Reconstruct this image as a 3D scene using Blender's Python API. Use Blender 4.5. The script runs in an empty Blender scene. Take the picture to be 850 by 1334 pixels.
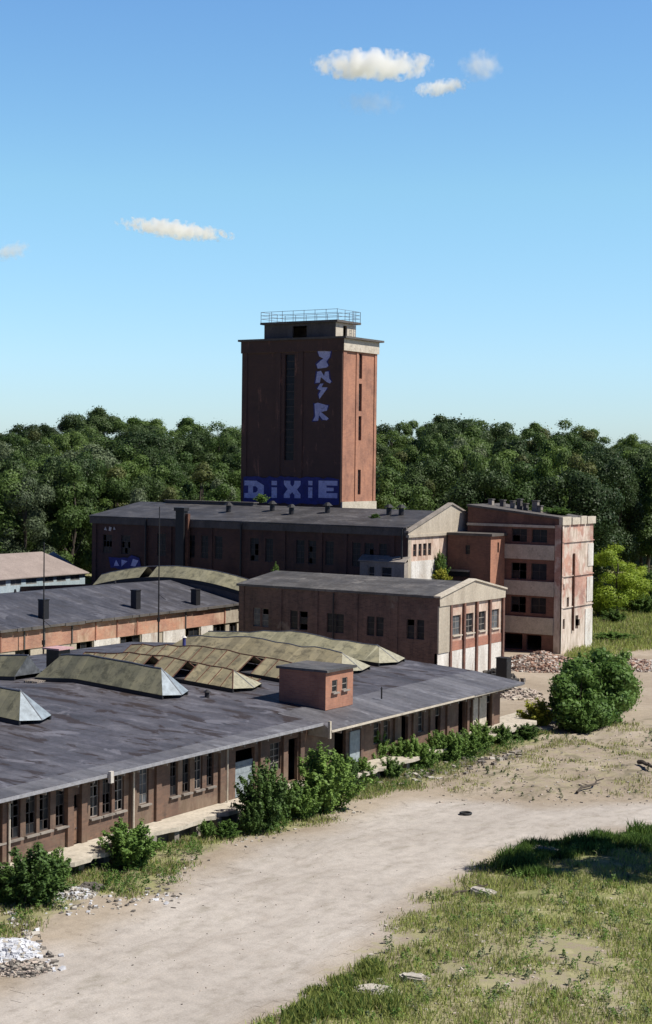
import bpy, math, random, colorsys
import numpy as np
from mathutils import Vector, Matrix, noise

random.seed(7)
rng = np.random.default_rng(7)
S = bpy.context.scene
COL = S.collection
R = math.radians

# ------------------------------------------------------------------ camera
FPX, CH = 2100.0, 26.0
YAW, PITCH, ROLL = R(33), math.atan(67 / 2100), R(0.7)
cd = bpy.data.cameras.new('camera')
cam = bpy.data.objects.new('camera', cd); COL.objects.link(cam)
cd.sensor_fit = 'VERTICAL'; cd.sensor_height = 36; cd.lens = 36 * FPX / 1334
cd.clip_start = 1; cd.clip_end = 20000
_F = Vector((-math.sin(YAW) * math.cos(PITCH), math.cos(YAW) * math.cos(PITCH), -math.sin(PITCH)))
_R = Vector((math.cos(YAW), math.sin(YAW), 0)); _U = _R.cross(_F)
c_, s_ = math.cos(ROLL), math.sin(ROLL)
cr = _R * c_ + _U * s_          # roll: verticals lean slightly to the right in the picture
cu = -_R * s_ + _U * c_
m = Matrix((cr, cu, -_F)).transposed().to_4x4(); m.translation = (0, 0, CH)
cam.matrix_world = m
S.camera = cam

# ------------------------------------------------------------------ world, sun, exposure
SUN_AZ, SUN_EL = 20, 52           # azimuth from +X towards +Y
W = bpy.data.worlds.new('World'); S.world = W; W.use_nodes = True
wn, wl = W.node_tree.nodes, W.node_tree.links
wn.clear()
sky = wn.new('ShaderNodeTexSky'); sky.sky_type = 'NISHITA'; sky.sun_disc = False
sky.sun_elevation = R(SUN_EL); sky.sun_rotation = R(90 - SUN_AZ)
sky.altitude = 100; sky.air_density = 1.0; sky.dust_density = 0.35; sky.ozone_density = 2.5
hs = wn.new('ShaderNodeHueSaturation'); hs.inputs['Saturation'].default_value = 1.2
bg = wn.new('ShaderNodeBackground'); bg.inputs['Strength'].default_value = 0.15
wo = wn.new('ShaderNodeOutputWorld')
# clearer, bluer air low down and a zenith dimmed to cut fill on unlit walls
tcw = wn.new('ShaderNodeTexCoord'); spw = wn.new('ShaderNodeSeparateXYZ'); wl.new(tcw.outputs['Generated'], spw.inputs[0])
rw = wn.new('ShaderNodeValToRGB')
for q, (p_, c) in enumerate([(0.0, (.86, 1.1, 1.58)), (.04, (.96, 1.16, 1.5)), (.165, (1.4, 1.52, 1.42)), (.28, (1.4, 1.46, 1.5)), (.42, (.28, .38, .56)), (1.0, (.15, .21, .34))]):
    if q > 1: rw.color_ramp.elements.new(.5)
for e_, (p_, c) in zip(rw.color_ramp.elements, [(0.0, (.86, 1.1, 1.58)), (.04, (.96, 1.16, 1.5)), (.165, (1.4, 1.52, 1.42)), (.28, (1.4, 1.46, 1.5)), (.42, (.28, .38, .56)), (1.0, (.15, .21, .34))]):
    e_.position = p_; e_.color = (*[v / 1.6 for v in c], 1)
wl.new(spw.outputs[2], rw.inputs[0])
mw = wn.new('ShaderNodeMix'); mw.data_type = 'RGBA'; mw.blend_type = 'MULTIPLY'; mw.inputs[0].default_value = 1
wl.new(sky.outputs[0], hs.inputs['Color']); wl.new(hs.outputs[0], mw.inputs[6]); wl.new(rw.outputs[0], mw.inputs[7]); 
# sky behind the view strongly dimmed and blued to weaken fill on unlit walls
mry = wn.new('ShaderNodeMapRange'); mry.interpolation_type = 'SMOOTHSTEP'
for k_, v_ in (('From Min', -.5), ('From Max', .35), ('To Min', .22), ('To Max', 1.0)): mry.inputs[k_].default_value = v_
mry.inputs['To Min'].default_value = 0.0
wl.new(spw.outputs[1], mry.inputs['Value'])
mw2 = wn.new('ShaderNodeMix'); mw2.data_type = 'RGBA'; mw2.blend_type = 'MULTIPLY'; mw2.inputs[0].default_value = 1
wl.new(mw.outputs[2], mw2.inputs[6]); mw3 = wn.new('ShaderNodeMix'); mw3.data_type = 'RGBA'; mw3.inputs[6].default_value = (.17, .27, .5, 1); mw3.inputs[7].default_value = (1, 1, 1, 1); wl.new(mry.outputs[0], mw3.inputs[0]); wl.new(mw3.outputs[2], mw2.inputs[7]); wl.new(mw2.outputs[2], bg.inputs['Color']); wl.new(bg.outputs[0], wo.inputs['Surface'])
sd = bpy.data.lights.new('sun', 'SUN'); sd.energy = 5.0; sd.angle = R(0.5); sd.color = (1.0, 0.95, 0.87)
sun = bpy.data.objects.new('sun', sd); COL.objects.link(sun)
sv = Vector((math.cos(R(SUN_EL)) * math.cos(R(SUN_AZ)), math.cos(R(SUN_EL)) * math.sin(R(SUN_AZ)), math.sin(R(SUN_EL))))
sun.rotation_euler = sv.to_track_quat('Z', 'Y').to_euler()
S.view_settings.view_transform = 'Standard'; S.view_settings.look = 'None'
S.view_settings.exposure = 0.28; S.view_settings.gamma = 1.0
S.cycles.use_denoising = True
S.cycles.max_bounces = 20; S.cycles.diffuse_bounces = 4; S.cycles.glossy_bounces = 3; S.cycles.transparent_max_bounces = 16; S.cycles.volume_bounces = 20

# ------------------------------------------------------------------ pixel <-> world
def ray(px, py):
    u = (px - 425) / FPX; v = -(py - 667) / FPX
    return _F + cr * u + cu * v
def atZ(px, py, z): d = ray(px, py); return Vector((0, 0, CH)) + d * ((z - CH) / d.z)
def atX(px, py, x): d = ray(px, py); return Vector((0, 0, CH)) + d * (x / d.x)
def atY(px, py, y): d = ray(px, py); return Vector((0, 0, CH)) + d * (y / d.y)
def atD(px, D, z):   # point at depth D along the view, on height z, image column px
    p = Vector((0, 0, CH)) + (_F + cr * ((px - 425) / FPX)) * D
    return Vector((p.x, p.y, z))
def proj(x, y, z):
    p = Vector((x, y, z - CH)); f = p.dot(_F)
    if f <= 1: return (-9999, -9999)
    return 425 + FPX * p.dot(cr) / f, 667 - FPX * p.dot(cu) / f

# ------------------------------------------------------------------ materials
def _mat(name):
    mt = bpy.data.materials.new(name); mt.use_nodes = True
    nt = mt.node_tree; nt.nodes.clear()
    o = nt.nodes.new('ShaderNodeOutputMaterial'); b = nt.nodes.new('ShaderNodeBsdfPrincipled')
    nt.links.new(b.outputs[0], o.inputs['Surface'])
    return mt, nt, b
def N(nt, t, **kw):
    n = nt.nodes.new(t)
    for k, v in kw.items():
        if k.startswith('_'): setattr(n, k[1:], v)
        else: n.inputs[k.replace('__', ' ')].default_value = v
    return n
def ramp(nt, fac, stops, interp='LINEAR'):
    r = nt.nodes.new('ShaderNodeValToRGB'); r.color_ramp.interpolation = interp
    el = r.color_ramp.elements
    while len(el) < len(stops): el.new(0.5)
    for e, (p, c) in zip(el, stops):
        e.position = p; e.color = c if len(c) == 4 else (*c, 1)
    if fac is not None: nt.links.new(fac, r.inputs[0])
    return r
def mix(nt, fac, a, b, mode='MIX'):
    mx = nt.nodes.new('ShaderNodeMix'); mx.data_type = 'RGBA'; mx.blend_type = mode
    for sock, v in ((mx.inputs[0], fac), (mx.inputs[6], a), (mx.inputs[7], b)):
        if isinstance(v, (int, float)): sock.default_value = v
        elif isinstance(v, tuple): sock.default_value = v if len(v) == 4 else (*v, 1)
        else: nt.links.new(v, sock)
    return mx.outputs[2]
def noi(nt, scale, detail=6, rough=0.6, vec=None, dist=0.0):
    n = N(nt, 'ShaderNodeTexNoise', Scale=scale, Detail=detail, Roughness=rough, Distortion=dist)
    if vec is not None: nt.links.new(vec, n.inputs['Vector'])
    return n.outputs['Fac']
def pos(nt, scl=(1, 1, 1)):
    g = nt.nodes.new('ShaderNodeNewGeometry')
    mp = nt.nodes.new('ShaderNodeMapping'); mp.inputs['Scale'].default_value = scl
    nt.links.new(g.outputs['Position'], mp.inputs['Vector'])
    return mp.outputs[0]
def wallvec(nt):
    g = nt.nodes.new('ShaderNodeNewGeometry'); sp = nt.nodes.new('ShaderNodeSeparateXYZ')
    nt.links.new(g.outputs['Position'], sp.inputs[0])
    ad = nt.nodes.new('ShaderNodeMath'); nt.links.new(sp.outputs[0], ad.inputs[0]); nt.links.new(sp.outputs[1], ad.inputs[1])
    cb = nt.nodes.new('ShaderNodeCombineXYZ'); nt.links.new(ad.outputs[0], cb.inputs[0]); nt.links.new(sp.outputs[2], cb.inputs[1])
    return cb.outputs[0], sp.outputs[2]
def bump(nt, b, h, st=0.4, d=0.05):
    bp = N(nt, 'ShaderNodeBump', Strength=st, Distance=d); nt.links.new(h, bp.inputs['Height'])
    nt.links.new(bp.outputs[0], b.inputs['Normal'])

def m_surface(name, c1, c2, stain=None, stain_amt=0.5, scale=0.35, rough=0.85, fine=4.0, streak=False):
    mt, nt, b = _mat(name)
    f = noi(nt, scale, 8, 0.65, pos(nt, (1, 1, 0.25 if streak else 1)))
    col = ramp(nt, f, [(0.34, c1), (0.66, c2)]).outputs[0]
    f2 = noi(nt, fine, 4, 0.7, pos(nt))
    g = ramp(nt, f2, [(0.3, (0.72,) * 3), (0.7, (1.15,) * 3)]).outputs[0]
    col = mix(nt, 0.8, col, g, 'MULTIPLY')
    if stain:
        f3 = noi(nt, scale * 1.7, 8, 0.72, pos(nt, (1, 1, 0.3 if streak else 1)), 0.6)
        k = ramp(nt, f3, [(0.56, (0,) * 3), (0.66, (stain_amt,) * 3)]).outputs[0]
        col = mix(nt, k, col, stain)
    nt.links.new(col, b.inputs['Base Color']); b.inputs['Roughness'].default_value = rough
    bump(nt, b, f2, 0.35, 0.04)
    return mt

def m_brick(name, c1, c2, mortar, grime=(0.03, 0.025, 0.025), g_amt=0.6, plaster=None, p_lo=0.6, p_hi=0.64, below=None, g_lo=0.5, g_hi=0.72):
    mt, nt, b = _mat(name)
    v, z = wallvec(nt)
    br = N(nt, 'ShaderNodeTexBrick', Scale=1.0)
    br.inputs['Color1'].default_value = (*c1, 1); br.inputs['Color2'].default_value = (*c2, 1); br.inputs['Mortar'].default_value = (*mortar, 1)
    br.inputs['Brick Width'].default_value = 0.5; br.inputs['Row Height'].default_value = 0.16
    br.inputs['Mortar Size'].default_value = 0.014; br.inputs['Mortar Smooth'].default_value = 0.5
    nt.links.new(v, br.inputs['Vector'])
    f = noi(nt, 0.28, 8, 0.7, pos(nt))
    tone = ramp(nt, f, [(0.3, (0.62, 0.62, 0.66)), (0.5, (1, 1, 1)), (0.72, (1.25, 1.2, 1.12))]).outputs[0]
    col = mix(nt, 1.0, br.outputs[0], tone, 'MULTIPLY')
    fs = noi(nt, 0.8, 7, 0.75, pos(nt, (1, 1, 0.22)), 0.4)
    k = ramp(nt, fs, [(g_lo, (0,) * 3), (g_hi, (g_amt,) * 3)]).outputs[0]
    col = mix(nt, k, col, grime)
    if plaster:
        fp = noi(nt, 0.33, 9, 0.62, pos(nt, (1, 1, 1.0)), 0.3)
        if below is not None:       # plaster that survives mostly under a given height
            mr = N(nt, 'ShaderNodeMapRange'); mr.inputs['From Min'].default_value = below[0]; mr.inputs['From Max'].default_value = below[1]
            mr.inputs['To Min'].default_value = below[2]; mr.inputs['To Max'].default_value = 0.0
            nt.links.new(z, mr.inputs['Value'])
            ad = nt.nodes.new('ShaderNodeMath'); nt.links.new(fp, ad.inputs[0]); nt.links.new(mr.outputs[0], ad.inputs[1]); fp = ad.outputs[0]
        kp = ramp(nt, fp, [(p_lo, (0,) * 3), (p_hi, (1,) * 3)]).outputs[0]
        fd = noi(nt, 1.4, 6, 0.7, pos(nt, (1, 1, 0.3)))
        pc = mix(nt, ramp(nt, fd, [(0.35, (0.55, 0.5, 0.45)), (0.65, (1.1, 1.1, 1.1))]).outputs[0], (0, 0, 0), plaster, 'MIX')
        pc = mix(nt, 1.0, plaster, ramp(nt, fd, [(0.35, (0.6, 0.56, 0.5)), (0.62, (1.08, 1.08, 1.08))]).outputs[0], 'MULTIPLY')
        col = mix(nt, kp, col, pc)
    nt.links.new(col, b.inputs['Base Color']); b.inputs['Roughness'].default_value = 0.9
    bump(nt, b, br.outputs['Fac'], -0.3, 0.02)
    return mt

def m_plain(name, c, rough=0.6, metal=0.0, var=0.25, scale=3.0):
    mt, nt, b = _mat(name)
    f = noi(nt, scale, 6, 0.65, pos(nt))
    lo = tuple(x * (1 - var) for x in c); hi = tuple(min(1, x * (1 + var)) for x in c)
    nt.links.new(ramp(nt, f, [(0.3, lo), (0.7, hi)]).outputs[0], b.inputs['Base Color'])
    b.inputs['Roughness'].default_value = rough; b.inputs['Metallic'].default_value = metal
    return mt

def m_roof(name, base, patch, light, seam_axis=0, seam=1.1, wear=0.5):
    mt, nt, b = _mat(name)
    g = nt.nodes.new('ShaderNodeNewGeometry'); sp = nt.nodes.new('ShaderNodeSeparateXYZ'); nt.links.new(g.outputs['Position'], sp.inputs[0])
    f = noi(nt, 0.3, 10, 0.72, pos(nt, (0.6, 1, 1)), 0.4)
    col = ramp(nt, f, [(0.32, tuple(x * 0.55 for x in base)), (0.5, base), (0.64, light)]).outputs[0]
    fn = noi(nt, 2.6, 6, 0.75, pos(nt))
    col = mix(nt, 0.9, col, ramp(nt, fn, [(0.3, (0.62,) * 3), (0.72, (1.22,) * 3)]).outputs[0], 'MULTIPLY')
    # felt strips: each strip a slightly different tone, a dark lap between
    dv = nt.nodes.new('ShaderNodeMath'); dv.operation = 'DIVIDE'; nt.links.new(sp.outputs[seam_axis], dv.inputs[0]); dv.inputs[1].default_value = seam
    fl = nt.nodes.new('ShaderNodeMath'); fl.operation = 'FLOOR'; nt.links.new(dv.outputs[0], fl.inputs[0])
    wn_ = nt.nodes.new('ShaderNodeTexWhiteNoise'); wn_.noise_dimensions = '1D'; nt.links.new(fl.outputs[0], wn_.inputs['W'])
    col = mix(nt, 1.0, col, ramp(nt, wn_.outputs['Value'], [(0, (0.86,) * 3), (1, (1.14,) * 3)]).outputs[0], 'MULTIPLY')
    fr = nt.nodes.new('ShaderNodeMath'); fr.operation = 'FRACT'; nt.links.new(dv.outputs[0], fr.inputs[0])
    lap = ramp(nt, fr.outputs[0], [(0.0, (0.45,) * 3), (0.09, (1,) * 3)]).outputs[0]
    col = mix(nt, 0.8, col, lap, 'MULTIPLY')
    bt = N(nt, 'ShaderNodeTexBrick', Scale=1.0); bt.inputs['Color1'].default_value = (.78, .77, .8, 1); bt.inputs['Color2'].default_value = (1.18, 1.16, 1.14, 1); bt.inputs['Mortar'].default_value = (.45, .43, .42, 1)
    bt.inputs['Brick Width'].default_value = 5.2; bt.inputs['Row Height'].default_value = seam; bt.inputs['Mortar Size'].default_value = .035; bt.inputs['Mortar Smooth'].default_value = .6
    nd = N(nt, 'ShaderNodeTexNoise', Scale=.5, Detail=3); nt.links.new(pos(nt), nd.inputs['Vector'])
    vm = nt.nodes.new('ShaderNodeVectorMath'); vm.operation = 'MULTIPLY_ADD'; nt.links.new(nd.outputs['Color'], vm.inputs[0]); vm.inputs[1].default_value = (.35, .35, 0); nt.links.new(pos(nt), vm.inputs[2]); nt.links.new(vm.outputs[0], bt.inputs['Vector'])
    col = mix(nt, .8, col, bt.outputs[0], 'MULTIPLY')
    fq = noi(nt, 0.38, 8, 0.6, pos(nt, (0.8, 1.1, 1)), 1.0)
    col = mix(nt, ramp(nt, fq, [(0.36, (.45,) * 3), (0.41, (0,) * 3)]).outputs[0], col, tuple(x * 1.6 for x in light))
    fp = noi(nt, 0.5, 9, 0.66, pos(nt, (0.55, 1.25, 1)), 0.5)
    col = mix(nt, ramp(nt, fp, [(0.53, (0,) * 3), (0.58, (wear,) * 3)]).outputs[0], col, patch)
    nt.links.new(col, b.inputs['Base Color']); b.inputs['Roughness'].default_value = 0.62
    bump(nt, b, fn, 0.35, 0.04)
    return mt

def m_leaf(name, c_lo, c_hi, trans=0.35, scale=0.5):
    mt = bpy.data.materials.new(name); mt.use_nodes = True; nt = mt.node_tree; nt.nodes.clear()
    o = nt.nodes.new('ShaderNodeOutputMaterial')
    d = nt.nodes.new('ShaderNodeBsdfPrincipled'); d.inputs['Roughness'].default_value = 0.55
    d.inputs['Specular IOR Level'].default_value = 0.25
    t = nt.nodes.new('ShaderNodeBsdfTranslucent'); ms = nt.nodes.new('ShaderNodeMixShader'); ms.inputs[0].default_value = trans
    oi = nt.nodes.new('ShaderNodeObjectInfo')
    f = noi(nt, scale, 5, 0.7, pos(nt))
    ad = nt.nodes.new('ShaderNodeMath'); ad.operation = 'MULTIPLY_ADD'; nt.links.new(oi.outputs['Random'], ad.inputs[0]); ad.inputs[1].default_value = 0.4; 
    sb = nt.nodes.new('ShaderNodeMath'); sb.operation = 'SUBTRACT'; nt.links.new(f, sb.inputs[0]); sb.inputs[1].default_value = 0.2
    nt.links.new(sb.outputs[0], ad.inputs[2])
    col = ramp(nt, ad.outputs[0], [(0.28, c_lo), (0.72, c_hi)]).outputs[0]
    nt.links.new(col, d.inputs['Base Color']); nt.links.new(col, t.inputs['Color'])
    nt.links.new(d.outputs[0], ms.inputs[1]); nt.links.new(t.outputs[0], ms.inputs[2]); nt.links.new(ms.outputs[0], o.inputs['Surface'])
    return mt

M = {}
M['brick_dark'] = m_brick('very_dark_brick', (0.10, 0.05, 0.038), (0.075, 0.04, 0.032), (0.07, 0.055, 0.05), g_amt=0.7)  # very dark red-brown brick for hall and rear warehouse walls
M['brick_tower'] = m_brick('tower_brick', (0.4, 0.185, 0.115), (0.33, 0.15, 0.095), (0.32, 0.2, 0.15), grime=(0.14, 0.075, 0.055), g_amt=0.55)
M['brick_tower_shaded'] = m_brick('shade_darkened_tower_brick', (0.36, 0.17, 0.115), (0.29, 0.135, 0.092), (0.28, 0.18, 0.14), grime=(0.05, 0.034, 0.032), g_amt=0.86, g_lo=0.28, g_hi=0.42)  # near-even dark layer puts the unlit front's shade into the brick colour
M['brick_red'] = m_brick('red_brick', (0.40, 0.17, 0.11), (0.32, 0.13, 0.085), (0.36, 0.25, 0.2), grime=(0.2, 0.12, 0.09), g_amt=0.5)
M['brick_annex'] = m_brick('worn_brown_brick', (0.165, 0.1, 0.082), (0.11, 0.07, 0.06), (0.16, 0.125, 0.105), g_amt=0.6, plaster=(0.2, 0.16, 0.135), p_lo=0.6, p_hi=0.68)
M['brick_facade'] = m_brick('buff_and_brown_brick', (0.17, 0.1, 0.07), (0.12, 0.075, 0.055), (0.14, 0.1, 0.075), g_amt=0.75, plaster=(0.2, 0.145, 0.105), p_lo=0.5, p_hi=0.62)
M['brick_gable'] = m_brick('pale_gable_brick', (0.44, 0.24, 0.17), (0.38, 0.2, 0.14), (0.42, 0.33, 0.27), grime=(0.25, 0.16, 0.12), g_amt=0.4, plaster=(0.58, 0.46, 0.38), p_lo=0.36, p_hi=0.56)
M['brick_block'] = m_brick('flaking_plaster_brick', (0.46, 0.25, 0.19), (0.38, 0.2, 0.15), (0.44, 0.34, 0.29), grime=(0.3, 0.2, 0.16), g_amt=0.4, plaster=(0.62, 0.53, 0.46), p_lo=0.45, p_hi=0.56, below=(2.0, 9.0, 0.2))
M['brick_block_dark'] = m_brick('dark_red_brick', (0.2, 0.095, 0.068), (0.15, 0.072, 0.055), (0.16, 0.11, 0.085), g_amt=0.7)  # darker red than the brick of the block's end wall
M['brick_band'] = m_brick('pinkish_brick_band', (0.46, 0.23, 0.15), (0.38, 0.18, 0.12), (0.44, 0.33, 0.26), grime=(0.3, 0.2, 0.14), g_amt=0.5, plaster=(0.52, 0.36, 0.26), p_lo=0.5, p_hi=0.62)
M['white_wash'] = m_surface('whitewashed_plaster', (0.5, 0.46, 0.41), (0.76, 0.73, 0.68), (0.34, 0.26, 0.21), 0.8, 0.6, streak=True)
M['cream'] = m_surface('cream_render', (0.37, 0.32, 0.25), (0.5, 0.44, 0.35), (0.25, 0.2, 0.155), 0.8, 0.5, streak=True)
M['conc'] = m_surface('weathered_concrete', (0.2, 0.175, 0.15), (0.33, 0.29, 0.25), (0.1, 0.085, 0.075), 0.6, 0.5, streak=True)
M['conc_dark'] = m_surface('sooty_concrete', (0.075, 0.068, 0.062), (0.13, 0.115, 0.105), (0.045, 0.04, 0.04), 0.7, 0.5, streak=True)
M['conc_light'] = m_surface('pale_concrete', (0.44, 0.39, 0.31), (0.58, 0.52, 0.43), (0.24, 0.21, 0.17), 0.55, 0.7)
M['roof_front'] = m_roof('bitumen_roof', (0.082, 0.079, 0.092), (0.034, 0.023, 0.02), (0.13, 0.127, 0.145), 1, 1.15, 1.0)
M['roof_strip'] = m_roof('newer_grey_roof_felt', (0.13, 0.128, 0.14), (0.1, 0.1, 0.11), (0.165, 0.165, 0.18), 1, 1.1, 0.2)
M['roof_back'] = m_roof('old_bitumen_roof', (0.072, 0.073, 0.088), (0.045, 0.04, 0.04), (0.105, 0.105, 0.12), 1, 1.2, 0.5)
M['roof_grey'] = m_roof('dusty_grey_roof', (0.105, 0.102, 0.1), (0.06, 0.055, 0.05), (0.16, 0.15, 0.14), 0, 1.2, 0.6)
M['roof_hall'] = m_roof('dark_dusty_roof', (0.062, 0.06, 0.064), (0.035, 0.032, 0.03), (0.1, 0.096, 0.096), 0, 1.2, 0.6)
M['roof_pink'] = m_surface('pale_sheet_roof', (0.25, 0.205, 0.185), (0.32, 0.265, 0.24), (0.2, 0.16, 0.14), 0.4, 0.3)
M['bluewall'] = m_surface('pale_blue_boards', (0.3, 0.38, 0.42), (0.42, 0.5, 0.54), (0.18, 0.2, 0.22), 0.6, 0.9, streak=True)
M['gutter'] = m_plain('zinc_gutter', (0.34, 0.34, 0.36), 0.45, 0.3)
M['metal_dark'] = m_plain('dark_painted_steel', (0.03, 0.028, 0.03), 0.5, 0.4)
M['metal_black'] = m_plain('black_steel', (0.012, 0.012, 0.014), 0.55)
M['metal_grey'] = m_plain('grey_steel', (0.24, 0.25, 0.27), 0.4, 0.5)
M['rust'] = m_plain('rusty_steel', (0.12, 0.055, 0.035), 0.85, 0.1, 0.5)
M['frame_w'] = m_plain('flaking_white_frame', (0.26, 0.23, 0.2), 0.7)
M['frame_d'] = m_plain('dark_window_frame', (0.06, 0.05, 0.045), 0.7)
M['frame_b'] = m_plain('brown_timber', (0.2, 0.12, 0.08), 0.75)
M['hip'] = m_plain('bluish_white_sheet_metal', (0.22, 0.26, 0.29), 0.55, 0.1, 0.4, 1.5)
M['door_grey'] = m_plain('blue_grey_door_paint', (0.26, 0.3, 0.32), 0.6)
M['wood'] = m_plain('grey_timber', (0.3, 0.26, 0.22), 0.85, 0, 0.4)
M['bark'] = m_plain('bark', (0.07, 0.055, 0.042), 0.9, 0, 0.4)
M['paint_lav'] = m_surface('lavender_spray_paint', (0.4, 0.42, 0.7), (0.58, 0.6, 0.85), (0.12, 0.11, 0.24), 0.6, 0.9)
M['paint_blue'] = m_surface('navy_spray_paint', (0.03, 0.035, 0.16), (0.05, 0.055, 0.24), (0.03, 0.025, 0.05), 0.5, 0.9)
M['tyre'] = m_plain('black_rubber', (0.015, 0.015, 0.016), 0.7)
M['rock'] = m_surface('pale_stone', (0.36, 0.33, 0.28), (0.52, 0.48, 0.42), (0.22, 0.19, 0.16), 0.4, 1.5)
M['rock_w'] = m_surface('white_plaster_debris', (0.48, 0.49, 0.52), (0.68, 0.69, 0.72), (0.4, 0.38, 0.36), 0.3, 1.5)
M['rock_d'] = m_surface('dark_rubble', (0.09, 0.08, 0.07), (0.16, 0.14, 0.12), None, 0, 1.5)
M['pinkcap'] = m_plain('faded_pink_sheet', (0.5, 0.3, 0.3), 0.6)
M['near_black'] = m_plain('near_black_matt', (0.012, 0.011, 0.012), 0.9)

def glass_mat(name, c, rough):
    mt, nt, b = _mat(name)
    f = noi(nt, 1.2, 6, 0.7, pos(nt))
    nt.links.new(ramp(nt, f, [(0.35, c), (0.65, tuple(x * 2.2 + 0.01 for x in c))]).outputs[0], b.inputs['Base Color'])
    b.inputs['Roughness'].default_value = rough; b.inputs['Specular IOR Level'].default_value = 0.25
    return mt
M['glass'] = glass_mat('dirty_dark_glass', (0.008, 0.009, 0.011), 0.35)
M['glass_grey'] = glass_mat('dusty_grey_glass', (0.06, 0.065, 0.07), 0.4)

def m_skyglass(name, c1, c2):
    # dusty wired-glass sheets, each pane with its own tone, thin glazing bars
    mt, nt, b = _mat(name)
    g = nt.nodes.new('ShaderNodeNewGeometry'); sp = nt.nodes.new('ShaderNodeSeparateXYZ'); nt.links.new(g.outputs['Position'], sp.inputs[0])
    dv = nt.nodes.new('ShaderNodeMath'); dv.operation = 'DIVIDE'; nt.links.new(sp.outputs[0], dv.inputs[0]); dv.inputs[1].default_value = 0.95
    fl = nt.nodes.new('ShaderNodeMath'); fl.operation = 'FLOOR'; nt.links.new(dv.outputs[0], fl.inputs[0])
    w = nt.nodes.new('ShaderNodeTexWhiteNoise'); w.noise_dimensions = '1D'; nt.links.new(fl.outputs[0], w.inputs['W'])
    fr = nt.nodes.new('ShaderNodeMath'); fr.operation = 'FRACT'; nt.links.new(dv.outputs[0], fr.inputs[0])
    col = ramp(nt, w.outputs['Value'], [(0, c1), (1, c2)]).outputs[0]
    f = noi(nt, 0.6, 8, 0.7, pos(nt), 0.5)
    col = mix(nt, 0.9, col, ramp(nt, f, [(0.3, (0.68, 0.68, 0.7)), (0.7, (1.25, 1.2, 1.08))]).outputs[0], 'MULTIPLY')
    col = mix(nt, 0.7, col, ramp(nt, fr.outputs[0], [(0, (0.5,) * 3), (0.06, (1,) * 3)]).outputs[0], 'MULTIPLY')
    fk = noi(nt, 1.1, 8, 0.75, pos(nt), 0.3)
    col = mix(nt, ramp(nt, fk, [(0.5, (0,) * 3), (0.62, (.7,) * 3)]).outputs[0], col, tuple(x * .38 for x in c1))
    nt.links.new(col, b.inputs['Base Color']); b.inputs['Roughness'].default_value = 0.6
    return mt
M['sky_green'] = m_skyglass('dusty_green_wired_glass', (0.15, 0.152, 0.108), (0.22, 0.215, 0.15))
M['sky_tan'] = m_skyglass('yellowed_wired_glass', (0.2, 0.178, 0.115), (0.31, 0.275, 0.18))
M['sky_pale'] = m_skyglass('pale_wired_glass', (0.23, 0.222, 0.15), (0.32, 0.305, 0.21))

M['sky_tan_sheet'] = m_plain('dull_tan_sheet', (0.3, 0.28, 0.2), 0.6, 0, 0.3)
M['leaf_dark'] = m_leaf('leaves_dark_green', (0.03, 0.056, 0.018), (0.07, 0.112, 0.034), 0.25, 0.15)
M['leaf_mid'] = m_leaf('leaves_mid_green', (0.052, 0.096, 0.024), (0.12, 0.185, 0.046), 0.28, 0.15)
M['leaf_pale'] = m_leaf('leaves_grey_green', (0.1, 0.135, 0.07), (0.17, 0.21, 0.105), 0.25, 0.15)
M['leaf_light'] = m_leaf('leaves_light_green', (0.08, 0.14, 0.03), (0.16, 0.235, 0.055), 0.3, 0.15)
M['leaf_olive'] = m_leaf('leaves_olive_green', (0.075, 0.095, 0.03), (0.14, 0.16, 0.05), 0.28, 0.15)
M['leaf_lime'] = m_leaf('leaves_lime_green', (0.24, 0.33, 0.035), (0.38, 0.47, 0.06), 0.35, 0.4)
M['leaf_bush'] = m_leaf('leaves_bush_green', (0.09, 0.17, 0.035), (0.2, 0.31, 0.07), 0.32, 0.9)
M['leaf_bush_deep'] = m_leaf('leaves_bush_deep_green', (0.06, 0.115, 0.028), (0.135, 0.22, 0.05), 0.3, 0.8)
M['leaf_yellow'] = m_leaf('leaves_yellow_green', (0.26, 0.28, 0.03), (0.4, 0.4, 0.06), 0.35, 0.8)
M['grass_m'] = m_leaf('grass_blades', (0.26, 0.31, 0.08), (0.46, 0.5, 0.17), 0.35, 0.35)
M['grass_dry'] = m_leaf('dry_grass_blades', (0.3, 0.27, 0.15), (0.45, 0.4, 0.24), 0.3, 0.4)

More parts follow.
